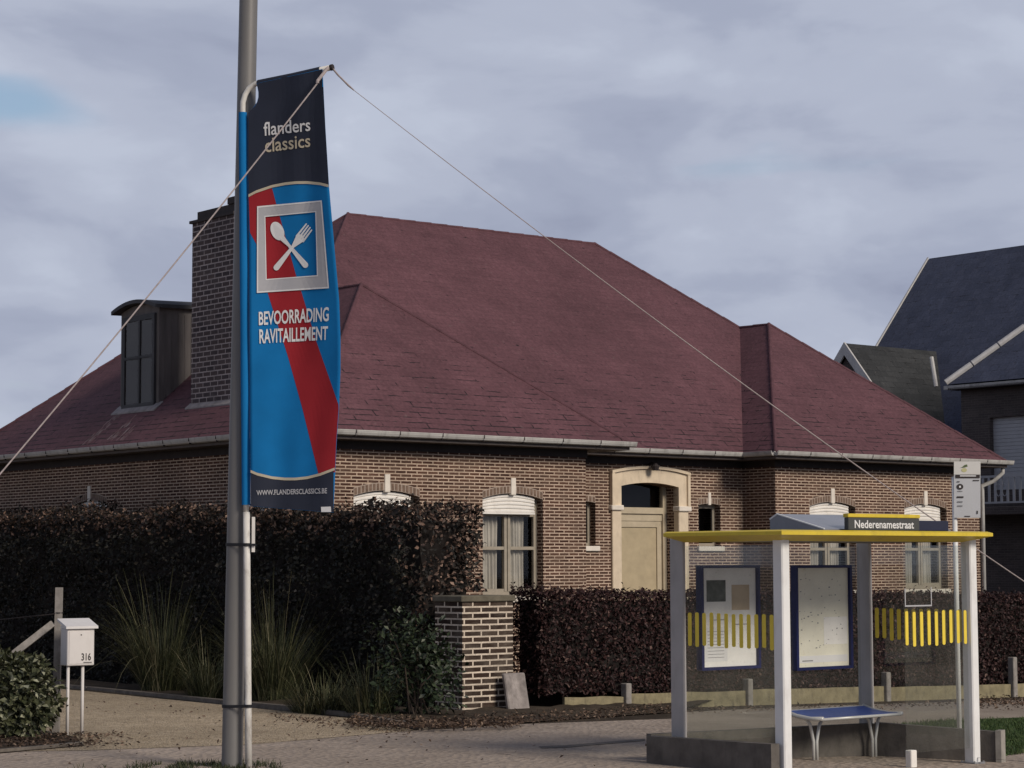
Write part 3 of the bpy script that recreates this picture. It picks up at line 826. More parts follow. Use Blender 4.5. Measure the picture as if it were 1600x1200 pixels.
# pale lichen streaks below the dormer
M_STREAK = NT('lichen_streak')
_f = M_STREAK.noise(9, M_STREAK.coord('UV', (1, .35, 1)), 6, .7)
M_STREAK.col(M_STREAK.ramp(_f, [(.35, (.15, .065, .072)), (.6, (.25, .20, .20)), (.8, (.33, .29, .28))])); M_STREAK.rough(.85, .1)
b = MB()
for t0, t1, s0, s1, n in ((7.45, 7.75, .06, .80, 46), (6.65, 6.9, .08, .66, 24), (6.2, 6.5, .10, .40, 8)):
    for _ in range(n):
        t = rng.uniform(t0, t1); s = rng.uniform(s0, s1); dl = rng.uniform(.05, .16); dw_ = rng.uniform(.02, .06)
        b.add([H(x, y, EAVE + MS * x + .006) for x, y in ((s, t), (s + dl, t + .02), (s + dl, t + dw_ + .02), (s, t + dw_))], [(0, 1, 2, 3) if False else (3, 2, 1, 0)])
b.build('lichen', M_STREAK.mat, roof)

# ------------------------------------------------------------------ the neighbouring house
nb = thing('slate_roof_house', 'dark brick house with steep grey slate roofs and white verges behind the bungalow', 'house', H(28, 6, 0))
NT_ = lambda s, t, z: H(s, t, z)
def prism(b, pts, dv):
    n = len(pts); q = [p + dv for p in pts]
    b.add(pts + q, [tuple(range(n)), tuple(range(n, 2 * n))[::-1]] + [(i, n + i, n + (i + 1) % n, (i + 1) % n) for i in range(n)])
b = MB()
ZR, SR, ML, TV = 11.756, 35.0, 1.1666, 16.315
zmain = lambda s: ZR - ML * (SR - s)
b.poly(H(28.6, TV, zmain(28.6)), H(28.6, -6, zmain(28.6)), H(SR, -6, ZR), H(SR, TV, ZR))
b.poly(H(42.6, TV, zmain(27.4)), H(SR, TV, ZR), H(SR, -6, ZR), H(42.6, -6, zmain(27.4)))
# hipped front wing
EZ, WS, WT = 6.80, 27.0, 9.15
b.poly(H(WS, WT, EZ), H(WS, -6, EZ), H(WS + 4.6, -6, EZ + 4.6 * 1.0), H(WS + 4.6, WT - 4.6, EZ + 4.6))
b.poly(H(WS, WT, EZ), H(WS + 4.6, WT - 4.6, EZ + 4.6), H(WS + 6, WT, EZ))
b.poly(H(WS + 4.6, WT - 4.6, EZ + 4.6), H(WS + 4.6, -6, EZ + 4.6), H(WS + 9.2, -6, EZ), H(WS + 9.2, WT, EZ))
# small gable towards the bungalow
GT, GZ, GS, GM = 13.7, 8.36, 28.0, 1.22
nr = b.build('roof', M_SLATE, nb)
b = MB()
b.poly(H(GS, GT, GZ), H(GS, GT - 3.0, GZ - 3.0 * GM), H(32.5, GT - 3.0, GZ - 3.0 * GM), H(32.5, GT, GZ))
b.poly(H(GS, GT, GZ), H(32.5, GT, GZ), H(32.5, GT + 2.6, GZ - 2.6 * GM), H(GS, GT + 2.6, GZ - 2.6 * GM))
b.build('gable_roof', shingle('mossy_slate', (.029, .031, .033), (.042, .044, .046), (.012, .012, .012), .6, .22, .014), nb)
b = MB()
def verge(p, q, w, dv):
    prism(b, [p, q, q - w, p - w], dv)
M_VERGE = plain('white_verge', (.50, .49, .48), .6, .12)
gp_, gl_, gr_ = H(GS - .06, GT, GZ + .03), H(GS - .06, GT + 2.6, GZ - 2.6 * GM + .03), H(GS - .06, GT - 1.4, GZ - 1.4 * GM + .03)
verge(gp_, gl_, UP * .38, U2 * .06); verge(gp_, gr_, UP * .38, U2 * .06)
verge(H(SR, TV + .03, ZR + .05), H(28.6, TV + .03, zmain(28.6) + .05), UP * .24, V2 * .06)
b.build('verge_board', M_VERGE, nr)
b = MB()
p, q = H(WS - .02, WT + .02, EZ + .05), H(WS + 4.6, WT - 4.6, EZ + 4.65)
n = 9
for k in range(n): b.tube([p.lerp(q, k / n), p.lerp(q, (k + .96) / n)], .085, 8)
b.build('hip_flashing', M_VERGE, nr)
b = MB(); b.tube([H(28.3, 10.75, 7.75), H(28.3, 10.6, 6.9)], .06, 8); b.build('vent_pipe', M_VERGE, nr)
b = MB(); p = H(WS - .02, WT + .1, EZ - .02)
b.box(p - UP * .12, MV * 15, MU * -.1, UP * .1); b.build('gutter', M_GUT, nb)
b = MB()
fN = fmap_left(27.4)
wall(b, fN, -6, 9.0, -1.5, EZ - .02, [dict(a0=5.2, a1=8.05, z0=3.9, z1=5.85, deep=.2)], flip=True)
b.poly(H(27.4, 9.0, -1.5), H(27.4, 9.0, EZ), H(34, 9.0, EZ), H(34, 9.0, -1.5))
b.poly(H(28.1, 13.6, -1.5), H(28.1, 9.0, -1.5), H(28.1, 9.0, 3.4), H(28.1, 10.7, 4.9), H(28.1, GT, GZ - .3), H(28.1, GT + .2, GZ - .6), H(28.1, GT + 2.4, GZ - 3.2), H(28.1, GT + 2.4, -1.5))
b.poly(H(28.1, GT + 2.4, -1.5), H(28.1, GT + 2.4, GZ - 3.3), H(36, GT + 2.4, GZ - 3.3), H(36, GT + 2.4, -1.5))
b.build('wall', M_BRICKN, nb)
b = MB(); b.bx(lambda s, t, z: H(s, t, z), 26.98, 27.4, -6, 9.1, EZ - .16, EZ - .10); b.build('soffit', M_DARK, nb)
M_SHUT = plain('pale_shutter', (.42, .43, .45), .6, .06)
b = MB()
for k in range(20):
    z = 3.9 + k * .098
    b.bx(fN, 5.2, 8.05, z, z + .09, -.18, -.165 + .01)
b.bx(fN, 5.2, 8.05, 3.9, 5.85, -.2, -.18)
b.build('roller_shutter', M_SHUT, nb)
b = MB(); b.bevbox(fN, 2.5, 8.8, 3.20, 3.42, -.0, 1.1, .02); sl = b.build('balcony', M_BRICKN, nb)
b = MB()
M_RAIL = plain('railing_paint', (.40, .41, .43), .5, .1)
fb = fmap_left(26.35)
b.bx(fb, 2.5, 8.3, 4.18, 4.24, -.02, .02); b.bx(fb, 2.5, 8.3, 3.50, 3.55, -.02, .02)
for k in range(30):
    t = 8.28 - k * .2
    b.bx(fb, t - .035, t + .035, 3.55, 4.18, -.012, .012)
    if k % 5 in (2, 3):
        c = fb(t + .1, 3.85, 0)
        b.tube([c + V2 * (.075 * cos(w_ * pi / 6)) + UP * (.16 * sin(w_ * pi / 6)) for w_ in range(13)], .012, 5)
b.build('railing', M_RAIL, sl)

# ------------------------------------------------------------------ hedges
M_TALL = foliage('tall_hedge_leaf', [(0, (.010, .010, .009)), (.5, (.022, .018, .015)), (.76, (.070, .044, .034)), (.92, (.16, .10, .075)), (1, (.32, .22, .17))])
M_TALL_SHADE = foliage('shaded_hedge_leaf', [(0, (.008, .010, .008)), (.6, (.018, .018, .014)), (.93, (.034, .030, .022)), (1, (.14, .12, .09))])  # darker copy of the hedge leaf, shade painted in for the left face
M_LOW = foliage('copper_leaf', [(0, (.014, .007, .007)), (.6, (.034, .014, .014)), (.95, (.058, .027, .024)), (1, (.17, .11, .09))])
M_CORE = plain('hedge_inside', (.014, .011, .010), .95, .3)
M_TWIG = plain('twig', (.06, .045, .035), .9)
def hedge(name, label, s0, s1, t0, t1, ztop, zbot, faces, mat, size, dens, core_in=.16, rough=.12, shade_mat=None):
    h = thing(name, label, 'hedge', G((s0 + s1) / 2, (t0 + t1) / 2))
    c = MB()
    def wob(s, t, z): return .07 * nz(s * 1.3, t * 1.3, z * 1.7) + .04 * nz(s * 4, t * 4, z * 4)
    ci = core_in
    top = lambda s, t: ztop(s, t) - ci
    def gridface(fn, nu, nv): c.grid(fn, nu, nv)
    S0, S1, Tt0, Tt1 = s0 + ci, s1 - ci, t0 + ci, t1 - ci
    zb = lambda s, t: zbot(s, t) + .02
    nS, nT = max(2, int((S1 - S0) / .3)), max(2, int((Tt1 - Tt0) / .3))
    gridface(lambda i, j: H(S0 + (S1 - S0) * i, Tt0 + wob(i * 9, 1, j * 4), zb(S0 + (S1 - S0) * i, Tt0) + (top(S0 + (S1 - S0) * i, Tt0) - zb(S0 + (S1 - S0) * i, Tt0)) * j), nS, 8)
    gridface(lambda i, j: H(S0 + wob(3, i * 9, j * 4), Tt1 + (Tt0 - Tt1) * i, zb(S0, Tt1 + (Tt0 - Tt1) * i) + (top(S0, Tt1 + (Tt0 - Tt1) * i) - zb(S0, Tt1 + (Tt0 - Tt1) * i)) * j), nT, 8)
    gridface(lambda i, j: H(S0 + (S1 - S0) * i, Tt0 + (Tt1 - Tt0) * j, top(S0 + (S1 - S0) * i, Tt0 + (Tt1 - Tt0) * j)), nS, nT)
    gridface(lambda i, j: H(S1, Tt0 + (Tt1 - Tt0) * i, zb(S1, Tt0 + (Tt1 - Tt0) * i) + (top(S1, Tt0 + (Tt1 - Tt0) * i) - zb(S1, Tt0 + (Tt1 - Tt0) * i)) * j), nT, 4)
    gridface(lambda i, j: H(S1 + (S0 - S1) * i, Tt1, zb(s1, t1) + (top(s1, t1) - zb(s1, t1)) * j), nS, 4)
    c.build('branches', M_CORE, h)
    b = MB()
    for fc in faces:
        if fc == 'front': area = (s1 - s0) * 2
        elif fc == 'left' or fc == 'right': area = (t1 - t0) * 2.2
        else: area = (s1 - s0) * (t1 - t0)
        for _ in range(int(area * dens * (.8 if fc == 'top' else 1))):
            dpt = rng.random() ** 1.6 * (core_in + .02)
            s = rng.uniform(s0, s1); t = rng.uniform(t0, t1)
            if fc == 'front': t = t0 + dpt; nrm = MV
            elif fc == 'left': s = s0 + dpt; nrm = MU
            elif fc == 'right': s = s1 - dpt; nrm = U2
            zlo, zhi = zbot(s, t), ztop(s, t)
            z = rng.uniform(zlo, zhi + .01)
            if fc == 'top': z = zhi - dpt * .9; nrm = UP
            k = nz(s * 1.1, t * 1.1, z * 1.5) * rough + nz(s * 3.1, t * 3.1, z * 3.3) * rough * .5
            if fc == 'top': k += max(0, rng.gauss(0, .03))
            k = max(k, -.09)
            p = H(s, t, z) + nrm * k
            d = Vector((rng.gauss(0, 1), rng.gauss(0, 1), rng.gauss(-.3, .8)))
            nn = (nrm + Vector((rng.gauss(0, .6), rng.gauss(0, .6), rng.gauss(.3, .6))))
            L_ = size * rng.uniform(.6, 1.35)
            b.cur = 1 if (shade_mat and fc == 'left' and z < zhi - .28 - .25 * rng.random() and t > t0 + .35 * rng.random()) else 0  # left face below the top gets the leaf with painted shade
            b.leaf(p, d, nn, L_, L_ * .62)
    lv = b.build('leaves', [mat, shade_mat] if shade_mat else mat, h)
    tw = MB()
    for _ in range(int((s1 - s0 + t1 - t0) * 5)):
        s, t = rng.uniform(s0, s1), rng.uniform(t0, t1)
        if 'left' in faces and rng.random() < .5: s = s0 + rng.random() * .15
        p = H(s, t, ztop(s, t) - .08)
        d = Vector((rng.gauss(0, .25), rng.gauss(0, .25), 1))
        q = p + d * rng.uniform(.08, .2)
        tw.tube([p, q], [.004, .002], 4)
        for k in range(3): tw.leaf(p.lerp(q, .4 + .3 * k), Vector((rng.gauss(0, 1), rng.gauss(0, 1), .4)), UP, size, size * .6)
    kind(tw.build('twigs', mat, h), 'stuff')
    return h
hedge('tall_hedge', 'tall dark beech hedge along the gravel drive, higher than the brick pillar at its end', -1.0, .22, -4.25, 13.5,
      lambda s, t: 2.78 + .014 * (t + 4.25) + .07 * nz(s, t * 1.5, 2) + .05 * nz(s * 3, t * 4, 5), lambda s, t: (1.60 if (s > -.25 and t < -3.4) else gz(s)), ['front', 'left', 'top'], M_TALL, .075, 780, .2, .26, M_TALL_SHADE)
zlow = lambda s, t: 1.60 - .016 * s + .02 * nz(s * 2, t, 3)
hedge('low_hedge', 'clipped dark copper beech hedge from the brick pillar on past the bus shelter', .70, 19.0, -4.95, -4.15,
      zlow, lambda s, t: gz(s) + .22, ['front', 'top', 'left'], M_LOW, .06, 950, .13, .05)

# brick pillar at the hedge corner
pl = thing('brick_pillar', 'short brick garden pillar with pale joints at the corner of the hedges', 'pillar', G(.0, -5.3))
f = lambda s, t, z: H(s, t, z)
b = MB(); PS0, PS1, PT0, PT1 = -.24, .70, -5.02, -4.3
PS0, PT0 = st(gp(722.5, 1116))
PS1 = PS0 + .90; PT1 = PT0 + .62
b.bx(f, PS0, PS1, PT0, PT1, -.4, 1.46)
b.build('shaft', M_BRICKP, pl)
b = MB(); b.bevbox(f, PS0 - .035, PS1 + .03, PT0 - .035, PT1 + .03, 1.46, 1.545, .012); b.build('coping', plain('mossy_coping', (.13, .115, .085), .9, .3, 6, bump=.3), pl)
# leaning stone
b = MB()
fs = lambda a, z, o: H(PS0 + .60 + a + .03 * z, PT0 - .32 - o + .26 * z, gz(0) + z)
b.bevbox(fs, -.02, .36, .0, .56, -.07, .0, .015)
tag(b.build('stone_slab', plain('worn_stone', (.27, .24, .225), .9, .4, 5, bump=.4, dirt=((.12, .10, .09), .6)), loc=H(PS0 + .5, PT0 - .3, 0)), 'broken grey stone slab leaning against the foot of the brick pillar', 'slab')

# concrete plinth boards and posts in front of the low hedge
M_BOARD = plain('mossy_board', (.25, .215, .13), .9, .3, 5, bump=.3, dirt=((.10, .085, .06), .8))
M_POST = plain('weathered_post', (.26, .24, .22), .9, .25, 9, bump=.3, dirt=((.14, .12, .1), .5))
posts_px = [(990, 1108), (1195, 1103), (1377, 1094), (1542, 1086)]
sp = [st(gp(*q))[0] for q in posts_px]
TB = -5.06
ends = [(1.02, sp[0] - .06), (sp[0] + .08, sp[1] - .06), (sp[1] + .08, sp[2] - .06), (sp[2] + .08, sp[3] - .07), (sp[3] + .08, sp[3] + 5)]
hts = [.19, .215, .23, .215, .22]
desc = ['broken mossy concrete edging board beside the brick pillar', 'second mossy edging board from the brick pillar, seen partly through the shelter',
        'edging board behind the shelter posters and bench', 'edging board seen through the right glass of the bus shelter', 'edging board at the far right beyond the shelter']
for (a, c), hh, ds_ in zip(ends, hts, desc):
    b = MB(); n = max(3, int((c - a) / .35))
    brk = ds_.startswith('broken')
    zt = [hh + (rng.uniform(-.035, .02) if brk else rng.uniform(-.008, .008)) for _ in range(n + 1)]
    for k in range(n):
        s_0, s_1 = a + (c - a) * k / n, a + (c - a) * (k + 1) / n
        pts = [G(s_0, TB, -.1), G(s_1, TB, -.1), G(s_1, TB + .05, -.1), G(s_0, TB + .05, -.1), G(s_0, TB, zt[k]), G(s_1, TB, zt[k + 1]), G(s_1, TB + .05, zt[k + 1]), G(s_0, TB + .05, zt[k])]
        b.hexa(pts)
    tag(b.build('edging_board', M_BOARD, loc=G((a + c) / 2, TB)), ds_, 'edging', 'concrete edging boards under the low hedge')
pdesc = ['short concrete fence post between the first two edging boards, left of the shelter', 'short fence post seen between the shelter posters', 'fence post seen through the shelter just right of its back post', 'tallest fence post, right of the bus shelter']
for s_, hh, ds_ in zip(sp, (.37, .40, .46, .68), pdesc):
    b = MB(); fp = lambda a, z, o: G(s_ + a, TB - .03 - o, z)
    b.bevbox(fp, -.055, .055, -.15, hh, -.10, .03, .012)
    tag(b.build('fence_post', M_POST, loc=G(s_, TB)), ds_, 'post', 'concrete fence posts under the low hedge')

# plants in the bed
def grass_clump(name, label, px, n, hgt, spread, mat, lean=.62):
    base = gp(*px)
    h = thing(name, label, 'grass', base)
    b = MB()
    for _ in range(n):
        a = rng.uniform(0, 2 * pi); r = spread * .35 * math.sqrt(rng.random())
        p = base + Vector((cos(a) * r, sin(a) * r, -.02))
        ln = lean * rng.random() ** .7 + .05; a += rng.gauss(0, .5)
        d = Vector((cos(a) * ln, sin(a) * ln, 1)).normalized()
        b.blade(p, d, hgt * rng.uniform(.4, 1.15), .012, rng.uniform(.08, .6) * (1 if rng.random() < .7 else 1.7), 7)
    b.build('blades', mat, h)
    return h
M_OG = foliage('ornamental_blade', [(0, (.018, .023, .011)), (.5, (.045, .052, .023)), (.85, (.11, .11, .055)), (1, (.26, .23, .14))], .6)
grass_clump('ornamental_grass', 'tall ornamental grass clump before the dark hedge, left of the lamp post', (255, 1082), 800, 2.15, .9, M_OG)
grass_clump('ornamental_grass', 'tall arching ornamental grass just right of the lamp post', (428, 1098), 800, 2.0, .8, M_OG)
grass_clump('ornamental_grass', 'slender grass clump growing just left of the lamp post by the kerb', (325, 1093), 380, 1.1, .8, M_OG)
grass_clump('ornamental_grass', 'wispy dark grass between the low grass clump and the ivy bush', (580, 1121), 420, 1.0, .8, M_OG)
grass_clump('ornamental_grass', 'low spreading grass clump between the lamp post and the ivy shrub', (505, 1114), 600, .75, 1.2, M_OG, .9)
def plume(clump_px, px, hh):
    pass
b = MB()
for q, Y0, hgt in (((232, 880), 36.3, .35), ((240, 868), 36.4, .30), ((421, 920), 30.6, .22)):
    pass
def shrub(name, label, cat, cpx, base, ell, n, mat, size, stems=9, Yd=None):
    h = thing(name, label, cat, base)
    b, tw = MB(), MB()
    cen = base + Vector((0, 0, ell[2] * .82))
    for _ in range(stems):
        a = rng.uniform(0, 2 * pi)
        q = cen + Vector((cos(a) * ell[0] * .6, sin(a) * ell[1] * .6, rng.uniform(-.3, .7) * ell[2]))
        tw.tube([base + Vector((rng.gauss(0, .08), rng.gauss(0, .08), -.05)), base.lerp(q, .5) + Vector((rng.gauss(0, .06), rng.gauss(0, .06), .1)), q], [.018, .012, .005], 5)
    for _ in range(n):
        v = Vector((rng.gauss(0, 1), rng.gauss(0, 1), rng.gauss(0, 1))).normalized()
        r = rng.random() ** .35
        lump = 1 + .55 * nz(v.x * 1.8 + base.x, v.y * 1.8, v.z * 1.8) + .3 * nz(v.x * 5, v.y * 5 + base.x, v.z * 5)
        p = cen + Vector((v.x * ell[0], v.y * ell[1], v.z * ell[2])) * r * lump
        if p.z < gz(-6) + .02: continue
        if nz(p.x * 2.6, p.y * 2.6, p.z * 2.6) < -.16: continue
        d = v * .6 + Vector((rng.gauss(0, .7), rng.gauss(0, .7), rng.gauss(-.2, .6)))
        L_ = size * rng.uniform(.6, 1.3)
        b.leaf(p, d, v + UP * .8 + Vector((rng.gauss(0, .4), rng.gauss(0, .4), 0)), L_, L_ * .62)
    tw.build('stems', M_TWIG, h); b.build('leaves', mat, h)
    return h
M_IVY = foliage('ivy_leaf', [(0, (.012, .020, .011)), (.6, (.028, .042, .020)), (.92, (.06, .075, .04)), (1, (.18, .19, .14))], .45)
M_SHR = foliage('pale_shrub_leaf', [(0, (.022, .027, .013)), (.5, (.060, .066, .030)), (.8, (.15, .155, .085)), (1, (.42, .42, .29))], .5)
p = gp(650, 1124)
shrub('ivy_shrub', 'dark green ivy bush growing against the left side of the brick pillar', 'shrub', None, p, (.58, .46, .80), 2300, M_IVY, .085)
p = gp(8, 1152)
shrub('leafy_shrub', 'dense green leafy shrub at the left edge below the fence brace', 'shrub', None, p, (.56, .5, .54), 6500, M_SHR, .085, 14)
p = G(20.5, -2.5)
M_DSH = foliage('dark_shrub_leaf', [(0, (.012, .010, .009)), (.7, (.03, .022, .02)), (1, (.10, .06, .05))])
shrub('dark_shrub', 'dark bush behind the low hedge at the right edge', 'shrub', None, p, (2.6, 1.6, 1.25), 6500, M_DSH, .10, 12)

# ------------------------------------------------------------------ left fence post, brace, wire, mailbox
pb = gp(86, 1145); top = pb + ray(91.5, 918) * 0
Yp = pb.y
fpst = thing('fence_post', 'weathered concrete fence post with a slanting brace beside the mailbox', 'post', pb)
tp = at(91.5, 918, Yp); r_ = Vector((1, 0, 0)); k_ = Vector((0, 1, 0))
b = MB()
w = .075
dirp = (tp - (pb - UP * .1))
b.hexa([pb - UP * .1 + r_ * (-w / 2) , pb - UP * .1 + r_ * (w / 2), pb - UP * .1 + r_ * (w / 2) + k_ * w, pb - UP * .1 - r_ * (w / 2) + k_ * w,
        tp - r_ * (w / 2), tp + r_ * (w / 2), tp + r_ * (w / 2) + k_ * w, tp - r_ * (w / 2) + k_ * w])
b.build('upright', M_POST, fpst)
b = MB(); p, q = at(82, 974, Yp - .02), at(2, 1036, Yp - .5)
d = (q - p); n = d.cross(Vector((0, 1, 0))).normalized() * .075
b.box(p - n * .5, d, k_ * .07, n); b.build('brace', M_POST, fpst)
b = MB(); b.tube([at(86, 959, Yp - .03), at(60, 962, Yp), at(20, 966, Yp + .3), at(-60, 975, Yp + 1)], .005, 5)
b.tube([tp - UP * .29 + Vector((.045 * cos(a * pi / 6), .037 + .045 * sin(a * pi / 6), 0)) for a in range(13)], .006, 5)
b.build('wire', M_DARK, fpst)
mbp = (gp(104.5, 1147) + gp(127, 1152)) / 2
Ym = mbp.y
mail = thing('mailbox', 'white metal mailbox numbered 316 on two thin legs', 'mailbox', mbp)
ang = R_(34); ma = Vector((cos(ang), sin(ang), 0)); mo = Vector((sin(ang), -cos(ang), 0))
c0 = at(126, 1040, Ym)
fm = lambda a, z, o: c0 + ma * a + UP * z + mo * o
M_BOX = plain('mailbox_paint', (.64, .61, .59), .45, .05, 3, dirt=((.4, .37, .33), .3))
b = MB(); Wb, Hb = .325, .415
b.bevbox(fm, -Wb / 2, Wb / 2, 0, Hb, -.20, 0, .008); bx_ = b.build('box', M_BOX, mail)
b = MB(); b.bevbox(fm, -Wb / 2 + .02, Wb / 2 - .02, .02, Hb - .03, 0, .006, .002); dr_ = b.build('door', M_BOX, mail)
b = MB(); b.tube([fm(0, Hb - .07, .004), fm(0, Hb - .07, .010)], .008, 8); b.tube([fm(.03, .035, .010), fm(.13, .035, .010)], .004, 6); b.build('lock', M_DARK, dr_)
b = MB()
sl_ = [(-.235, Hb + .085), (.035, Hb + .0), (.035, Hb + .028), (-.235, Hb + .112)]
pa = [fm(-Wb / 2 - .03, z, o) for o, z in sl_]; pc = [fm(Wb / 2 + .03, z, o) for o, z in sl_]
b.add(pa + pc, [(0, 1, 2, 3), (7, 6, 5, 4), (0, 4, 5, 1), (1, 5, 6, 2), (2, 6, 7, 3), (3, 7, 4, 0)])
b.bx(fm, -Wb / 2, Wb / 2, Hb, Hb + .03, -.20, -.0)
b.build('lid', plain('lid_paint', (.68, .66, .65), .4, .05), mail)
for a in (-.155, .02):
    b = MB(); q = fm(a + .03, 0, -.06); g_ = Vector((q.x, q.y, gz(st(q)[0]) - .05))
    b.tube([g_, q], .018, 10); b.build('leg', M_BOX, mail, smooth=True)
tv, tf = text_polys('316', .02)
b = MB(); b.add([fm(.005 + x * .115, .055 + y * .085, .0085) for x, y in tv], tf); b.build('number', M_DARK, dr_)

# ------------------------------------------------------------------ lamp post, banner pole, banner, ropes
PB = gp(362.5, 1199)
YP = PB.y
lamp = thing('lamp_post', 'tall tapered grey street lamp post left of the banner', 'lamp post', PB)
M_POLE = plain('galvanised_pole', (.17, .165, .16), .50, .14, 4, spec=.4, metal=.15, streak=True, dirt=((.16, .15, .14), .5))
b = MB()
pts = [PB - UP * .3]; rs = [.100]
for y in (1199, 1000, 800, 600, 400, 200, 0, -150, -300):
    xc = 362.5 + (388.3 - 362.5) * (1199 - y) / 1199; wpx = 32.5 - 3.5 * (1199 - y) / 1199
    pts.append(at(xc, y, YP)); rs.append(wpx / 2 * YP / F_PX * 1.0)
b.tube(pts, rs, 28); b.build('shaft', M_POLE, lamp, smooth=True)
b = MB(); e = pts[-1]
arm_d = Vector((-.2, -1, 0)).normalized()
b.tube([e, e + UP * .5, e + UP * .9 + arm_d * .25, e + UP * 1.0 + arm_d * 1.0], [.07, .06, .05, .045], 14); b.build('arm', M_POLE, lamp, smooth=True)
b = MB(); c = e + UP * 1.0 + arm_d * 1.25
b.tube([c - arm_d * .35, c - arm_d * .2, c + arm_d * .2, c + arm_d * .4], [.05, .10, .12, .03], 12); b.build('lamp_head', M_POLE, lamp, smooth=True)
YB = YP - .14
wp = lambda y: 388.5 - (1199 - y) * .0085
bp = thing('banner_pole', 'white metal pipe strapped to the lamp post, bent at the top to carry the banner', 'pole', at(388.5, 1199, YB))
M_PIPE = plain('white_pipe', (.64, .62, .58), .45, .10, 6, dirt=((.25, .22, .19), .7))
b = MB()
rp = .033
low = [at(wp(y), y, YB) for y in (1204, 1100, 1000, 900, 800)]
b.tube(low, rp, 14); b.build('lower_pipe', M_PIPE, bp, smooth=True)
AR0, AR1 = at(399, 131, YB - .02), at(518, 105.5, YB - .36)
b = MB()
up = [at(wp(y) - .5, y, YB) for y in (806, 700, 500, 300, 190, 172)] + [at(379.5, 160, YB), at(383, 148, YB), at(389, 138, YB - .005)] + [AR0, AR0.lerp(AR1, .5), AR1]
b.tube(up, .0265, 14); b.build('upper_pipe', M_PIPE, bp, smooth=True)
b = MB(); b.tube([AR1 - (AR1 - AR0) * .012, AR1 + (AR1 - AR0) * .02], .030, 12); b.build('end_cap', M_DARK, bp)
b = MB()
q0 = at(393.5, 806, YB - .03); b.box(q0 - UP * .34, r_ * .03, k_ * .012, UP * .33); b.build('pipe_tag', M_WHITE, bp)
def strap(y, label, blk):
    b = MB(); n = 22; cpt = at(362.5 + 25.8 * (1199 - y) / 1199, y, YP); wpt = at(wp(y), y, YB)
    ra = (32.5 - 3.5 * (1199 - y) / 1199) / 2 * YP / F_PX + .006
    loop = []
    for k in range(n):                           # taut belt round both tubes
        a = 2 * pi * k / n
        d = Vector((cos(a), sin(a), 0))
        p1 = cpt + d * ra; p2 = wpt + d * (rp + .006)
        loop.append(p1 if (p1 - cpt).dot(d) + (cpt).dot(d) > p2.dot(d) else p2)
    loop.append(loop[0])
    for p, q in zip(loop[:-1], loop[1:]):
        o_ = Vector(((q - p).y, -(q - p).x, 0)); o_ = o_.normalized() * .004 if o_.length > 1e-6 else Vector((0, .004, 0))
        b.hexa([p - UP * .014, q - UP * .014, q - UP * .014 + o_, p - UP * .014 + o_, p + UP * .014, q + UP * .014, q + UP * .014 + o_, p + UP * .014 + o_])
    if blk:
        tl = at(wp(y) + 6, y, YB - .05)
        b.box(tl - UP * .012, r_ * .05, k_ * .006, UP * .022)
    tag(b.build('strap', plain('strap_web', (.015, .016, .02), .6), loc=cpt), label, 'strap', 'straps round the lamp post')
strap(851, 'upper black strap holding the white pipe to the lamp post, with a loose end', True)
strap(1103, 'lower black strap holding the white pipe to the lamp post near the ground', False)

# the banner: a hanging cloth whose prints are thin overlays following the cloth
def lerp_tab(x, xs, ys):
    if x <= xs[0]: return ys[0]
    for i in range(len(xs) - 1):
        if x <= xs[i + 1]: return ys[i] + (ys[i + 1] - ys[i]) * (x - xs[i]) / (xs[i + 1] - xs[i])
    return ys[-1]
xl = lambda y: lerp_tab(y, [118, 133, 140, 150, 158, 165, 170, 176, 300, 740, 800], [401.5, 401, 403.5, 404, 402.5, 399, 394, 388, 388, 391, 393])
xr = lambda y: lerp_tab(y, [100, 110, 200, 290, 380, 470, 530, 580, 640, 690, 800], [503, 504, 508.5, 514, 522, 530, 532, 532, 529.5, 526, 521])
yt = lambda x: 133 - (x - 388) * .215
yb = lambda x: 791 + (x - 391) * .077
def BP(x, y, off=0.0):
    a = (x - 380) / max(1, xr(y) - 380); v = (y - 110) / 690
    Y = YB - .04 - .34 * a * (1 - .35 * v) + .07 * sin(pi * min(1, max(0, a))) * (sin(pi * v) + .3) + .018 * sin(a * 7 + v * 5) * v + .012 * sin(v * 19 + a * 4) * a + .010 * nz(a * 3.5, v * 9, 1.3) + .006 * sin(a * 16 + v * 9 + 2 * nz(a, v * 3, 7))
    return at(x, y, Y - off)
ban = thing('banner', 'blue, red and black event banner with white fork and spoon emblem', 'banner', at(450, 790, YB - .2))
M_BLUE = plain('banner_blue', (.008, .155, .40), .85, .07, 3, spec=.12)
M_RED = plain('banner_red', (.30, .022, .030), .85, .07, 3, spec=.12)
M_BLACK = plain('banner_black', (.021, .026, .044), .75, .12, 3)
M_GREY = plain('banner_silver', (.42, .42, .44), .7, .05, 3)
M_BWHITE = plain('banner_white', (.70, .70, .70), .7, .05, 3)
M_GOLD = plain('banner_gold', (.50, .44, .33), .7, .08, 3)
def cols(b, x0, x1, ft, fb, off, nx=24, nyd=14):
    ny = max(1, int(nyd))
    b.grid(lambda i, j: BP(x0 + (x1 - x0) * i, ft(x0 + (x1 - x0) * i) + (fb(x0 + (x1 - x0) * i) - ft(x0 + (x1 - x0) * i)) * (1 - j), off), nx, ny)
def rows(b, y0, y1, fl_, fr_, off, nx=6, ny=40):
    b.grid(lambda i, j: BP(fl_(y1 + (y0 - y1) * j) + (fr_(y1 + (y0 - y1) * j) - fl_(y1 + (y0 - y1) * j)) * i, y1 + (y0 - y1) * j, off), nx, ny)
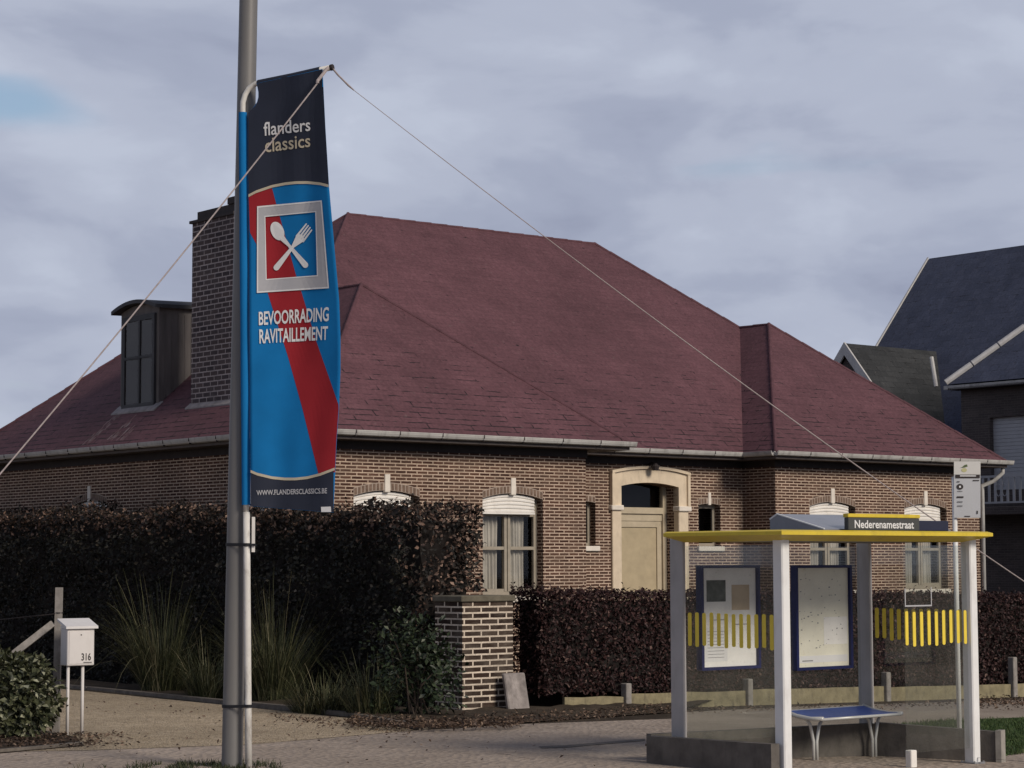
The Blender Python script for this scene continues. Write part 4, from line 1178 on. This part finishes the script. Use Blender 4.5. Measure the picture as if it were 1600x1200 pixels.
def cloth(i, j):
    v = 1 - j                                   # top at v = 0
    y = 0; x = 0
    ya = 133 + (791 - 133) * v
    x = xl(ya) + (xr(ya) - xl(ya)) * i
    ytop, ybot = yt(x), yb(x)
    y = ytop + (ybot - ytop) * v
    x = xl(y) + (xr(y) - xl(y)) * i
    return BP(x, y)
b = MB(); b.grid(cloth, 26, 90)
cl = b.build('cloth', M_BLUE, ban, smooth=True)
md = cl.modifiers.new('thickness', 'SOLIDIFY'); md.thickness = .002; md.offset = 0
b = MB()                                         # sleeve round the pipe
b.tube([at(wp(y) - .5, y, YB) for y in (789, 700, 600, 500, 400, 300, 200, 176)], [.0405, .040, .042, .041, .042, .0405, .041, .040], 16, cap=False)
b.build('sleeve', M_BLUE, ban, smooth=True)
b = MB(); b.tube([AR0 + (AR1 - AR0) * .04, AR0.lerp(AR1, .5) - UP * .004, AR0 + (AR1 - AR0) * .86], .0315, 12, cap=False)
b.build('top_sleeve', M_BLACK, ban, smooth=True)
arc_t = lambda x: lerp_tab(x, [386, 400, 425, 445, 462, 480, 500, 514], [306, 298.5, 290, 286, 284.2, 284, 286, 289.5])
arc_b = lambda x: lerp_tab(x, [388, 402, 425, 445, 462, 480, 500, 525], [735, 741, 746.5, 748.5, 748.5, 746.5, 741.5, 732])
b = MB()
def cornered(x):                                 # follows the rounded cut by the pipe
    return max(yt(x) + 1, 0)
rows(b, 176, 283, lambda y: xl(y) + .2, lambda y: xr(y) - .05, .004, 14, 26)
rows(b, 136, 176, lambda y: xl(y) + .2, lambda y: xr(y) - .05, .004, 14, 14)
cols(b, 402, 503.8, lambda x: yt(x) + .2, lambda x: 136, .004, 14, 4)
cols(b, 388.4, 513.6, lambda x: 283, lambda x: arc_t(x) if arc_t(x) > 283 else 283.01, .004, 30, 4)
b.build('top_panel', M_BLACK, cl)
b = MB(); cols(b, 392, 521.2, lambda x: arc_b(x), lambda x: yb(x) - .5, .004, 26, 10); b.build('bottom_panel', M_BLACK, cl)
b = MB(); cols(b, 388.2, 513.5, lambda x: arc_t(x) - 1, lambda x: arc_t(x) + 3.2, .008, 40, 1); b.build('gold_curve', M_GOLD, cl)
b = MB()
cols(b, 391.5, 523, lambda x: arc_b(x) - 2.2, lambda x: arc_b(x) + 2.0, .008, 40, 1); b.build('gold_curve', M_GOLD, cl)
b = MB()                                         # the red sweep
red_l = lambda y: lerp_tab(y, [303, 363, 382, 460, 557, 640, 738], [388.4, 390.5, 401, 419, 450, 473, 497])
red_r = lambda y: min(xr(y) - .5, lerp_tab(y, [290, 313, 338, 432, 453, 530, 630, 700], [424, 430, 437, 463, 470, 493, 528, 560]))
red_b = lambda x: arc_b(x) - 1
b.grid(lambda i, j: (lambda y: BP(red_l(y) + (red_r(y) - red_l(y)) * i, max(y, arc_t(red_l(y) + (red_r(y) - red_l(y)) * i) + 1.5) if y < 310 else y, .003))(738 + (291 - 738) * j), 8, 80)
cols(b, 497, 524, lambda x: 738, lambda x: max(738.01, arc_b(x) - 1), .003, 8, 2)
b.build('red_sweep', M_RED, cl)
def quad_ring(b, O4, I4, off):
    for k in range(4):
        a0_, a1_, b0_, b1_ = O4[k], O4[(k + 1) % 4], I4[k], I4[(k + 1) % 4]
        def fn(i, j):
            p = (a0_[0] + (a1_[0] - a0_[0]) * i, a0_[1] + (a1_[1] - a0_[1]) * i); q = (b0_[0] + (b1_[0] - b0_[0]) * i, b0_[1] + (b1_[1] - b0_[1]) * i)
            return BP(p[0] + (q[0] - p[0]) * j, p[1] + (q[1] - p[1]) * j, off)
        b.grid(fn, 12, 2)
    b.f = [f_[::-1] for f_ in b.f]
b = MB(); quad_ring(b, [(402.7, 323.3), (501.7, 314), (513, 449.3), (402.3, 456.7)], [(414, 338.3), (493.3, 330.7), (496, 430.7), (416, 436.7)], .009)
b.build('emblem_frame', M_GREY, cl)
b = MB(); quad_ring(b, [(401.7, 322.3), (502.7, 313), (514, 450.3), (401.3, 457.7)], [(403.7, 324.8), (500.7, 315.4), (511.8, 448), (403.4, 455.3)], .011)
quad_ring(b, [(413, 337.3), (494.3, 329.7), (497, 431.7), (415, 437.7)], [(414.6, 338.9), (492.6, 331.4), (495.2, 430), (416.6, 436)], .011)
b.build('emblem_edge', M_BWHITE, cl)
def shape(b, pts, off): b.poly(*[BP(x, y, off) for x, y in pts][::-1])
def capsule(x0, y0, r0, x1, y1, r1, n=8):
    a = math.atan2(y1 - y0, x1 - x0); out = []
    for k in range(n + 1):
        w_ = a + pi / 2 + pi * k / n; out.append((x0 + r0 * cos(w_), y0 + r0 * sin(w_)))
    for k in range(n + 1):
        w_ = a - pi / 2 + pi * k / n; out.append((x1 + r1 * cos(w_), y1 + r1 * sin(w_)))
    return out
b = MB()
shape(b, [(433.5 + 11.0 * cos(t) * .95 - 14.5 * sin(t) * -.42 * 0 + 3.4 * sin(t), 361 + 14.5 * sin(t) + 0 * cos(t)) for t in [2 * pi * k / 24 for k in range(24)]], .010)
shape(b, capsule(440, 371, 4.5, 452, 384, 2.2), .0104)
shape(b, capsule(452, 384, 2.3, 477, 414, 4.6), .0108)
b.build('spoon', M_BWHITE, cl)
b = MB()
shape(b, capsule(458, 385, 2.2, 432, 418, 4.6), .0112)
shape(b, capsule(468, 373, 7.0, 457, 386, 2.2), .0114)
for x0, y0, x1, y1 in ((463.5, 369, 478.5, 350), (467.2, 371.5, 481.6, 352.6), (470.6, 374, 484.5, 355.6), (473.6, 377, 486.8, 359.5)):
    shape(b, capsule(x0, y0, 1.6, x1, y1, 1.1), .0118)
b.build('fork', M_BWHITE, cl)
def btext(name, body, quad, mat, off=.010, bold=.0):
    tv, tf = text_polys(body, bold)
    tl, tr_, br_, bl_ = quad
    b = MB()
    def m_(x, y):
        lx = bl_[0] + (tl[0] - bl_[0]) * y; ly = bl_[1] + (tl[1] - bl_[1]) * y
        rx = br_[0] + (tr_[0] - br_[0]) * y; ry = br_[1] + (tr_[1] - br_[1]) * y
        return BP(lx + (rx - lx) * x, ly + (ry - ly) * x, off)
    b.add([m_(x, y) for x, y in tv], tf)
    return b.build(name, mat, cl)
btext('lettering', 'flanders', [(411.5, 191), (484.5, 184.5), (485, 204.5), (412.5, 212.5)], M_BWHITE, .010, .010)
btext('lettering', 'classics', [(413.5, 216.5), (484.5, 209), (485, 229.5), (414.5, 238.5)], M_GOLD, .010, .010)
btext('lettering', 'BEVOORRADING', [(404.3, 487), (514, 479.5), (513.5, 502), (404.5, 508.5)], M_BWHITE, .010, .020)
btext('lettering', 'RAVITAILLEMENT', [(405, 514.5), (512.5, 509.5), (512, 531), (405.5, 537)], M_BWHITE, .010, .020)
btext('lettering', 'WWW.FLANDERSCLASSICS.BE', [(400.5, 766), (511, 762.5), (511, 771), (401, 774)], M_GREY, .010, .02)
b = MB(); shape(b, [(501.5, 792), (517, 791.5), (517.5, 800), (502, 800)], .012); b.build('maker_label', M_BWHITE, cl)
# ropes
M_ROPE = plain('pale_rope', (.36, .31, .305), .85, .2, 30)
b = MB(); p, q = AR1 - (AR1 - AR0) * .04 - k_ * .03, at(-60, 811, 18.6)
n = 26
k1 = at(496, 130, YB - .44)
b.tube([p, k1 + Vector((.0, 0, .02)), k1], .016, 8)
b.tube([k1.lerp(q, k / n) - UP * .05 * 4 * (k / n) * (1 - k / n) for k in range(n + 1)], .0072, 7)
tag(b.build('rope', M_ROPE, loc=p), 'taut rope running down to the left from the tip of the banner pole', 'rope', 'guy ropes of the banner')
b = MB(); p, q = AR1 + (AR1 - AR0) * .004, at(1700, 975, 27.4)
kk = at(553, 141, YB - .2)
b.tube([p, at(528, 117, YB - .33), at(537, 126, YB - .3), at(545, 134, YB - .26), kk], [.009, .010, .009, .011, .006], 6)
b.tube([kk.lerp(q, k / 30) - UP * .12 * 4 * (k / 30) * (1 - k / 30) for k in range(31)], [.0030 + .0045 * min(1, k / 16) for k in range(31)], 7)
tag(b.build('rope', M_ROPE, loc=p), 'long rope sloping down to the right from the banner pole, passing behind the bus shelter', 'rope', 'guy ropes of the banner')

# ------------------------------------------------------------------ bus shelter
NS, NTt, SW, SL = -4.335, -14.47, 2.776, 1.44
sh = thing('bus_shelter', 'glass bus shelter with yellow roof rim and grey posts', 'bus shelter', G(NS + SW / 2, NTt + SL / 2))
M_SPOST = plain('shelter_post_paint', (.76, .76, .75), .4, .05, 3, dirt=((.4, .38, .35), .35))
M_SPOSTG = plain('rear_post_grey', (.38, .365, .36), .45, .08, 3, dirt=((.25, .24, .22), .4))
M_YEL = plain('yellow_paint', (.66, .50, .05), .45, .08, 3, dirt=((.30, .24, .06), .4))
M_ROOFG = plain('roof_underside', (.20, .20, .21), .6)
ZP = 2.185
posts = dict(N=(NS, NTt), R=(NS + SW, NTt), L=(NS, NTt + SL), B=(NS + SW, NTt + SL))
for k, (s_, t_) in posts.items():
    b = MB(); wpost = .11 if k in 'NR' else .12
    fpz = lambda a, o, z: H(s_ + a, t_ + o, z)
    if k in 'NR': b.bevbox(fpz, -wpost / 2, wpost / 2, -.055, .075, gz(s_) - .05, ZP + .05, .012)
    else: b.bevbox(fpz, -.022, .022, -.105, .085, gz(s_) - .05, ZP + .05, .008)
    b.build('post', M_SPOST if k in 'NR' else M_SPOSTG, sh)
for k, (s_, t_) in posts.items():
    if k not in 'NR': continue
    b = MB(); g0 = gz(s_)
    b.bevbox(lambda a, o, z: H(s_ + a, t_ + o, g0 + z), -.085, .085, -.085, .105, -.02, .016, .004)
    for dx, dy in ((-.07, -.07), (.07, -.07), (-.07, .09), (.07, .09)):
        c = H(s_ + dx, t_ + dy, g0 + .016); b.tube([c, c + UP * .012], .010, 6)
    b.build('foot_plate', M_ROOFG, sh)
    b = MB(); b.bx(lambda a, o, z: H(s_ + a, t_ - .055 - o, z), -.008, .008, g0 + .06, ZP - .02, .0005, .002); b.build('glazing_seal', M_DARK, sh)
S0, S1, Tq0, Tq1 = NS - .24, NS + SW + .10, NTt - .23, NTt + SL - .06
b = MB()
zt = lambda s, t: 2.292 - .012 * (s - S0) / 3
rim = lambda i, z: [H(S0 + i, Tq0 + i, z), H(S1 - i, Tq0 + i, z), H(S1 - i, Tq1 - i * .3, z), H(S0 + i, Tq1 - i * .3, z)]
r0, r1, r2, r3 = rim(0, 2.285), rim(0, 2.252), rim(.22, 2.195), rim(.04, 2.300)
for k in range(4):
    q = (k + 1) % 4
    b.poly(r1[k], r1[q], r0[q], r0[k]); b.poly(r2[k], r2[q], r1[q], r1[k]); b.poly(r0[k], r0[q], r3[q], r3[k])
b.build('roof_rim', M_YEL, sh)
b = MB(); b.poly(*[p + UP * .004 for p in r2][::-1]); b.poly(*[p - UP * .004 for p in r3]); b.build('roof_panel', M_ROOFG, sh)
# translucent hipped rooflight
M_DOME = plain('smoked_rooflight', (.20, .205, .225), .25, .12, 4, spec=.5)
lt0 = NTt - .06
ls0 = st(wall_p(1288, 826, lt0))[0]; ls1 = st(wall_p(1486, 826, lt0))[0]
lt1 = st(side_p(1203, 815, ls0))[1]
zt0, zt1 = 2.315, side_p(1207, 808, ls0).z
prof_l = [(lt0, 2.296), (lt0, zt0), (lt1 - .10, zt1 + .03), (lt1, zt1 - .02), (lt1, 2.296)]
ls2 = ls0 + .62
b = MB(); prism(b, [H(ls0, t, z) for t, z in prof_l], U2 * (ls1 - ls0))
b.build('rooflight', M_DOME, sh)
b = MB()
pz = [H(ls0, t, z) for t, z in prof_l[1:4]] 
for p, q in zip(pz[:-1], pz[1:]): b.tube([p, q], .009, 6)
b.build('rooflight_bars', M_SPOST, sh)
# name board on the front edge
fF = lambda a, z, o: H(a, Tq0 + .06 - o, z)
sa0 = st(wall_p(1326, 820, Tq0 + .06))[0]; sa1 = st(wall_p(1437, 820, Tq0 + .06))[0]; sa2 = st(wall_p(1486, 820, Tq0 + .06))[0]
b = MB(); b.bevbox(fF, sa0, sa1, 2.302, 2.425, -.06, .0, .006); nbd = b.build('name_board', plain('board_grey', (.065, .068, .066), .6, .05), sh)
b = MB(); b.bevbox(fF, sa0 - .01, sa1 + .005, 2.426, 2.462, -.065, .006, .005); b.build('board_cap', M_YEL, nbd)
b = MB(); b.bevbox(fF, sa1 + .004, sa2, 2.302, 2.405, -.09, -.03, .006); b.build('name_board_end', plain('board_navy', (.022, .025, .05), .5, .05), sh)
tv, tf = text_polys('Nederenamestraat', .018)
ta0, ta1 = st(wall_p(1335, 820, Tq0 + .06))[0], st(wall_p(1427.5, 820, Tq0 + .06))[0]
b = MB(); b.add([fF(ta0 + x * (ta1 - ta0), 2.322 + y * .078, .004) for x, y in tv], tf); b.build('lettering', M_BWHITE, nbd)
# glass panes and printed strips
GZ0, GZ1 = .30, 2.16
def pane(p, q, z0, z1, name='glass_pane'):
    b = MB(); d = (q - p).normalized(); n = Vector((-d.y, d.x, 0)) * .004
    b.hexa([p - n + UP * z0, q - n + UP * z0, q + n + UP * z0, p + n + UP * z0, p - n + UP * z1, q - n + UP * z1, q + n + UP * z1, p + n + UP * z1])
    return b.build(name, M_SHGL, sh)
M_STRIP = plain('yellow_strip', (.78, .60, .07), .5, .06)
def strips(pn, p, q, n, z0, z1, off, start=.02, end=.98, w=.038):
    d = (q - p); dn = d.normalized(); o = Vector((dn.y, -dn.x, 0)) * off
    for k in range(n):
        b = MB()
        c = p + d * (start + (end - start) * k / (n - 1)) + o
        zz0, zz1 = z0 + rng.uniform(-.012, .012), z1 + rng.uniform(-.006, .006)
        pts = []
        for x, z in ((-w / 2, zz0 + .01), (-w / 4, zz0), (w / 4, zz0), (w / 2, zz0 + .01), (w / 2, zz1 - .01), (w / 4, zz1), (-w / 4, zz1), (-w / 2, zz1 - .01)):
            pts.append(c + dn * x + UP * z)
        prism(b, pts, o.normalized() * .002)
        b.build('printed_strip', M_STRIP, pn)
pN, pR, pL, pB = (H(*posts[k]) for k in 'NRLB')
ga = pane(pL + MV * .14, pN + V2 * .09, GZ0 - .1, GZ1)
strips(ga, pN + V2 * .1, pL + MV * .15, 12, 1.17, 1.50, -.008, .03, .97, .050)
gb = pane(pL + U2 * .07, pB + MU * .07, GZ0 - .1, GZ1)
gc = pane(pB + MV * .14, pR + V2 * .09, GZ0 - .1, GZ1)
strips(gc, pR + V2 * .1, pB + MV * .15, 12, 1.17, 1.50, -.008, .03, .97, .050)
fx = st(wall_p(1415, 1100, NTt))[0]
pF = H(fx, NTt)
gd = pane(pF, pR + MU * .06, .10, GZ1)
strips(gd, pF, pR + MU * .06, 9, 1.16, 1.50, .008, .03, .96, .045)
b = MB(); fq = lambda a, z, o: H(fx + .07 + a, NTt - o, z)
b.bevbox(fq, -.045, .045, gz(fx) - .05, .13, -.04, .04, .008); b.build('pane_foot', M_WHITE, sh)
b = MB()                                         # outlined sticker on the front pane
x0, x1 = [st(wall_p(x, 940, NTt))[0] for x in (1413, 1455)]
fg = lambda a, z, o: H(a, NTt - o, z)
for p in ((x0, x0 + .012, 1.56, 1.73), (x1 - .012, x1, 1.56, 1.74), (x0, x1, 1.548, 1.562)): b.bx(fg, *p, .006, .008)
b.build('glass_sticker', M_GREY, gd)
# poster frames on the back pane
M_NAVY = plain('navy_frame', (.012, .017, .085), .4, .1)
tb = NTt + SL
fB = lambda a, z, o: H(a, tb - o, z)
def paper(name, base, marks):
    m = NT(name); uv = m.coord('UV')
    a = m.ramp(m.noise(3.2, uv, 6, .65), [(.35, tuple(x * .88 for x in base)), (.65, base)])
    a = m.mix(m.ramp(m.noise(7, uv, 8, .75), [(.60, 0.0), (.70, .55)]), a, marks)
    a = m.mix(m.ramp(m.noise(26, m.coord('UV', (1, 1, 1), (4, 1, 0)), 4, .7), [(.62, 0.0), (.72, .45)]), a, (.08, .10, .08))
    m.col(a); m.rough(.5, .3); return m.mat
M_PAP1 = paper('timetable_paper', (.86, .85, .82), (.62, .58, .5)); M_PAP2 = paper('map_paper', (.80, .78, .66), (.55, .44, .25))
M_PEACH = plain('peach_print', (.52, .42, .30), .6, .1, 5); M_PHOTO = plain('photo_print', (.10, .11, .10), .5, .6, 9)
for x0, x1, kind_ in ((1091, 1183, 0), (1239, 1327, 1)):
    a0, a1 = st(wall_p(x0, 960, tb))[0], st(wall_p(x1, 960, tb))[0]
    z0 = wall_p(x0, 1048, tb).z; z1 = wall_p(x0, 883, tb).z
    b = MB(); fr = .034
    for p in ((a0, a0 + fr, z0, z1), (a1 - fr, a1, z0, z1), (a0 + fr, a1 - fr, z0, z0 + fr * .9), (a0 + fr, a1 - fr, z1 - fr * .9, z1)): b.bx(fB, *p, -.03, .05)
    pf = b.build('poster_frame', M_NAVY, sh)
    b = MB(); b.bx(fB, a0 + fr, a1 - fr, z0 + fr * .9, z1 - fr * .9, -.02, .015); b.build('poster', (M_PAP1, M_PAP2)[kind_], pf)
    W_, H_ = a1 - a0 - 2 * fr, z1 - z0 - 2 * fr
    rect = lambda bb, u0, u1, v0, v1, o=.0: bb.bx(fB, a0 + fr + W_ * u0, a0 + fr + W_ * u1, z0 + fr + H_ * v0, z0 + fr + H_ * v1, .010, .0165 + o)
    if kind_ == 0:
        b = MB(); rect(b, .09, .44, .66, .88); b.build('photo', M_PHOTO, pf)
        b = MB(); rect(b, .55, .88, .57, .83); b.build('peach_panel', M_PEACH, pf)
        b = MB(); rect(b, .04, .46, .05, .40); b.build('timetable', M_BWHITE, pf)
        b = MB()
        for k in range(9): rect(b, .10, .40, .09 + k * .033, .095 + k * .033, .001)
        for k in range(3): rect(b, .2 + k * .25, .21 + k * .25, .30, .52, .001)
        rect(b, .18, .42, .47, .478, .001); rect(b, .55, .85, .42, .428, .001)
        b.build('print_lines', M_ROOFG, pf)
    else:
        b = MB(); rect(b, .52, .97, .22, .50); b.build('inset_map', M_PAP1, pf)
        b = MB(); rect(b, .03, .97, .04, .11); b.build('legend', M_BWHITE, pf)
        b = MB()
        for k in range(46):
            u, v = rng.uniform(.04, .9), rng.uniform(.16, .93)
            rect(b, u, u + rng.uniform(.008, .03), v, v + rng.uniform(.004, .012), .001)
        rect(b, .10, .30, .055, .065, .002); b.build('print_lines', M_ROOFG, pf)
# bench
M_SEAT = plain('blue_seat', (.030, .062, .25), .4, .1, 8); M_TUBE = plain('bench_tube', (.58, .58, .56), .35, .05, 4, metal=.2)
bl_, br2, bf = at(1241, 1110.5, 22.95), at(1352, 1105.5, 23.7), at(1291, 1121.5, 22.4)
bA = st(gp(1268, 1187)); bC = st(gp(1372, 1183))
bs0, bs1, bt = bA[0] - .17, bC[0] + .14, (bA[1] + bC[1]) / 2
zg = gz((bs0 + bs1) / 2); zs_ = zg + .455
bench = thing('bench', 'low blue seat bench on curved grey tube legs inside the bus shelter', 'bench', G((bs0 + bs1) / 2, bt))
b = MB(); fb2 = lambda a, o, z: H(a, bt + o, zs_ + z + .02 * (o / .25) ** 2 + .10 * o)
n = 10
for k in range(n):
    o0 = -.235 + .47 * k / n; b.bx(fb2, bs0 + .03, bs1 - .03, o0, o0 + .043, -.012, .012)
b.build('seat', M_SEAT, bench)
b = MB()
for a in (bs0, bs1):
    b.tube([fb2(a, -.27, 0), fb2(a, -.1, -.006), fb2(a, .1, -.006), fb2(a, .27, 0)], .022, 10)
for o in (-.26, .26): b.tube([fb2(bs0, o, -.008), fb2(bs1, o, -.008)], .016, 8)
b.build('rail', M_TUBE, bench, smooth=True)
for a in (bA[0], bC[0]):
    b = MB()
    for sg in (-1, 1):
        base = H(a + sg * .025, bt, gz(a) - .03)
        b.tube([base, base + UP * .22, base + UP * .30 + U2 * sg * .02 , H(a + sg * .07, bt, zg + .37), H(a + sg * .13, bt, zs_ - .02)], .017, 9)
    b.tube([H(a - .13, bt, zs_ - .025), H(a + .13, bt, zs_ - .025)], .015, 8)
    b.build('leg', M_TUBE, bench, smooth=True)
# low concrete upstand round the shelter
M_UP = plain('upstand_concrete', (.125, .112, .100), .9, .3, 4, bump=.3, dirt=((.06, .055, .05), .6))
up_ = thing('low_wall', 'low dark concrete wall round the back and sides of the bus shelter', 'wall', G(NS + 1, NTt + 1.6))
def wseg(name, P, Q, z0, z1, w, zt2=None):
    b = MB(); d = (Q - P); n = Vector((-d.y, d.x, 0)).normalized() * w
    zt2 = z1 if zt2 is None else zt2
    b.hexa([P + UP * z0, Q + UP * z0, Q + n + UP * z0, P + n + UP * z0, P + UP * z1, Q + UP * zt2, Q + n + UP * zt2, P + n + UP * z1])
    b.build(name, M_UP, up_)
flat = lambda p: Vector((p.x, p.y, 0))
SWL = NS - .20
wl0, wl1 = H(SWL, st(side_p(1010, 1160, SWL))[1]), H(SWL, NTt - .02)
zl0, zl1 = side_p(1010, 1150, SWL).z, side_p(1206, 1163, SWL).z
wseg('side_wall', wl0, wl1, -.3, zl0, .11, zl1)
wr0, wr1 = flat(gp(1367, 1181)), flat(gp(1557, 1191))
wseg('side_wall', wr1, wr0, -.4, .245, -.10, .295)
wb0 = flat(gp(1150, 1185)); wseg('back_wall', H(NS + .02, NTt + SL + .42) , wr0 + V2 * .0, -.4, .27, .10, .285)
b = MB(); d = (wr1 - wr0).normalized(); n = Vector((-d.y, d.x, 0))
b.box(wr1 - n * .02 + UP * -.4, d * .06, n * .14, UP * .66); b.build('end_post', plain('pale_concrete', (.30, .28, .25), .9, .2, 8), up_)

# bus stop sign
sb_ = gp(1497, 1178); YS = sb_.y
sg = thing('bus_stop_sign', 'white bus stop sign panel on a thin white pole behind the shelter', 'sign', sb_)
b = MB(); b.tube([at(1500, 1182, YS), at(1490.5, 745, YS)], .026, 12); b.build('pole', M_SPOST, sg, smooth=True)
sAng = R_(10)
def SG(x, y, o=0): return at(x, y, YS - .03 - o)
M_PANEL = plain('sign_panel', (.47, .48, .50), .5, .04, 3)
def plate(nm, x0, y0, x1, y1, o0, o1, mat, par):
    b = MB(); b.hexa([SG(x0, y1, o0), SG(x1, y1, o0), SG(x1, y0, o0), SG(x0, y0, o0), SG(x0, y1, o1), SG(x1, y1, o1), SG(x1, y0, o1), SG(x0, y0, o1)]); 
    b.f = [f_ for f_ in b.f]; return b.build(nm, mat, par)
pn = plate('panel', 1490.5, 722, 1532, 809, -.02, .02, M_PANEL, sg)
plate('header', 1490.5, 721, 1532, 741.5, .0, .024, plain('sign_header', (.60, .59, .56), .5, .04), pn)
b = MB()
def bar(x0, y0, x1, y1, o=.026): b.poly(SG(x0, y1, o), SG(x1, y1, o), SG(x1, y0, o), SG(x0, y0, o))
bar(1493, 741.8, 1531, 747); bar(1495, 752, 1499.5, 753.5); bar(1495, 775.5, 1505.5, 778)
bar(1520, 750, 1530, 751.5); bar(1507, 806, 1516, 807.4); bar(1526, 798, 1528, 803)
b.poly(*[SG(1500 + 5.3 * cos(k * pi / 6) * (1.0), 760.5 + 4.6 * sin(k * pi / 6), .026) for k in range(12)][::-1])
b.build('print', M_DARK, pn)
b = MB(); bar(1500, 742.8, 1525, 744.4, .029); bar(1498.6, 759, 1501.4, 762, .029); b.build('pale_print', M_BWHITE, pn)
b = MB(); bar(1496, 783, 1504, 785.2); bar(1496, 789.5, 1504, 791.5); bar(1496, 767, 1504, 768.2); b.build('grey_print', M_ROOFG, pn)
b = MB(); b.poly(SG(1500, 731, .027), SG(1503, 730, .027), SG(1507, 726.5, .027), SG(1511, 725.5, .027), SG(1512, 729, .027), SG(1507, 730.5, .027)); b.build('emblem', plain('emblem_green', (.10, .13, .06), .5), pn)
b = MB(); b.poly(*[SG(1506.5 + 4.4 * cos(k * pi / 7), 734.5 + 3.2 * sin(k * pi / 7), .0265) for k in range(14)][::-1]); b.build('emblem', plain('emblem_yellow', (.48, .46, .24), .5), pn)

for o in bpy.data.objects:
    if '_base' in o: del o['_base']
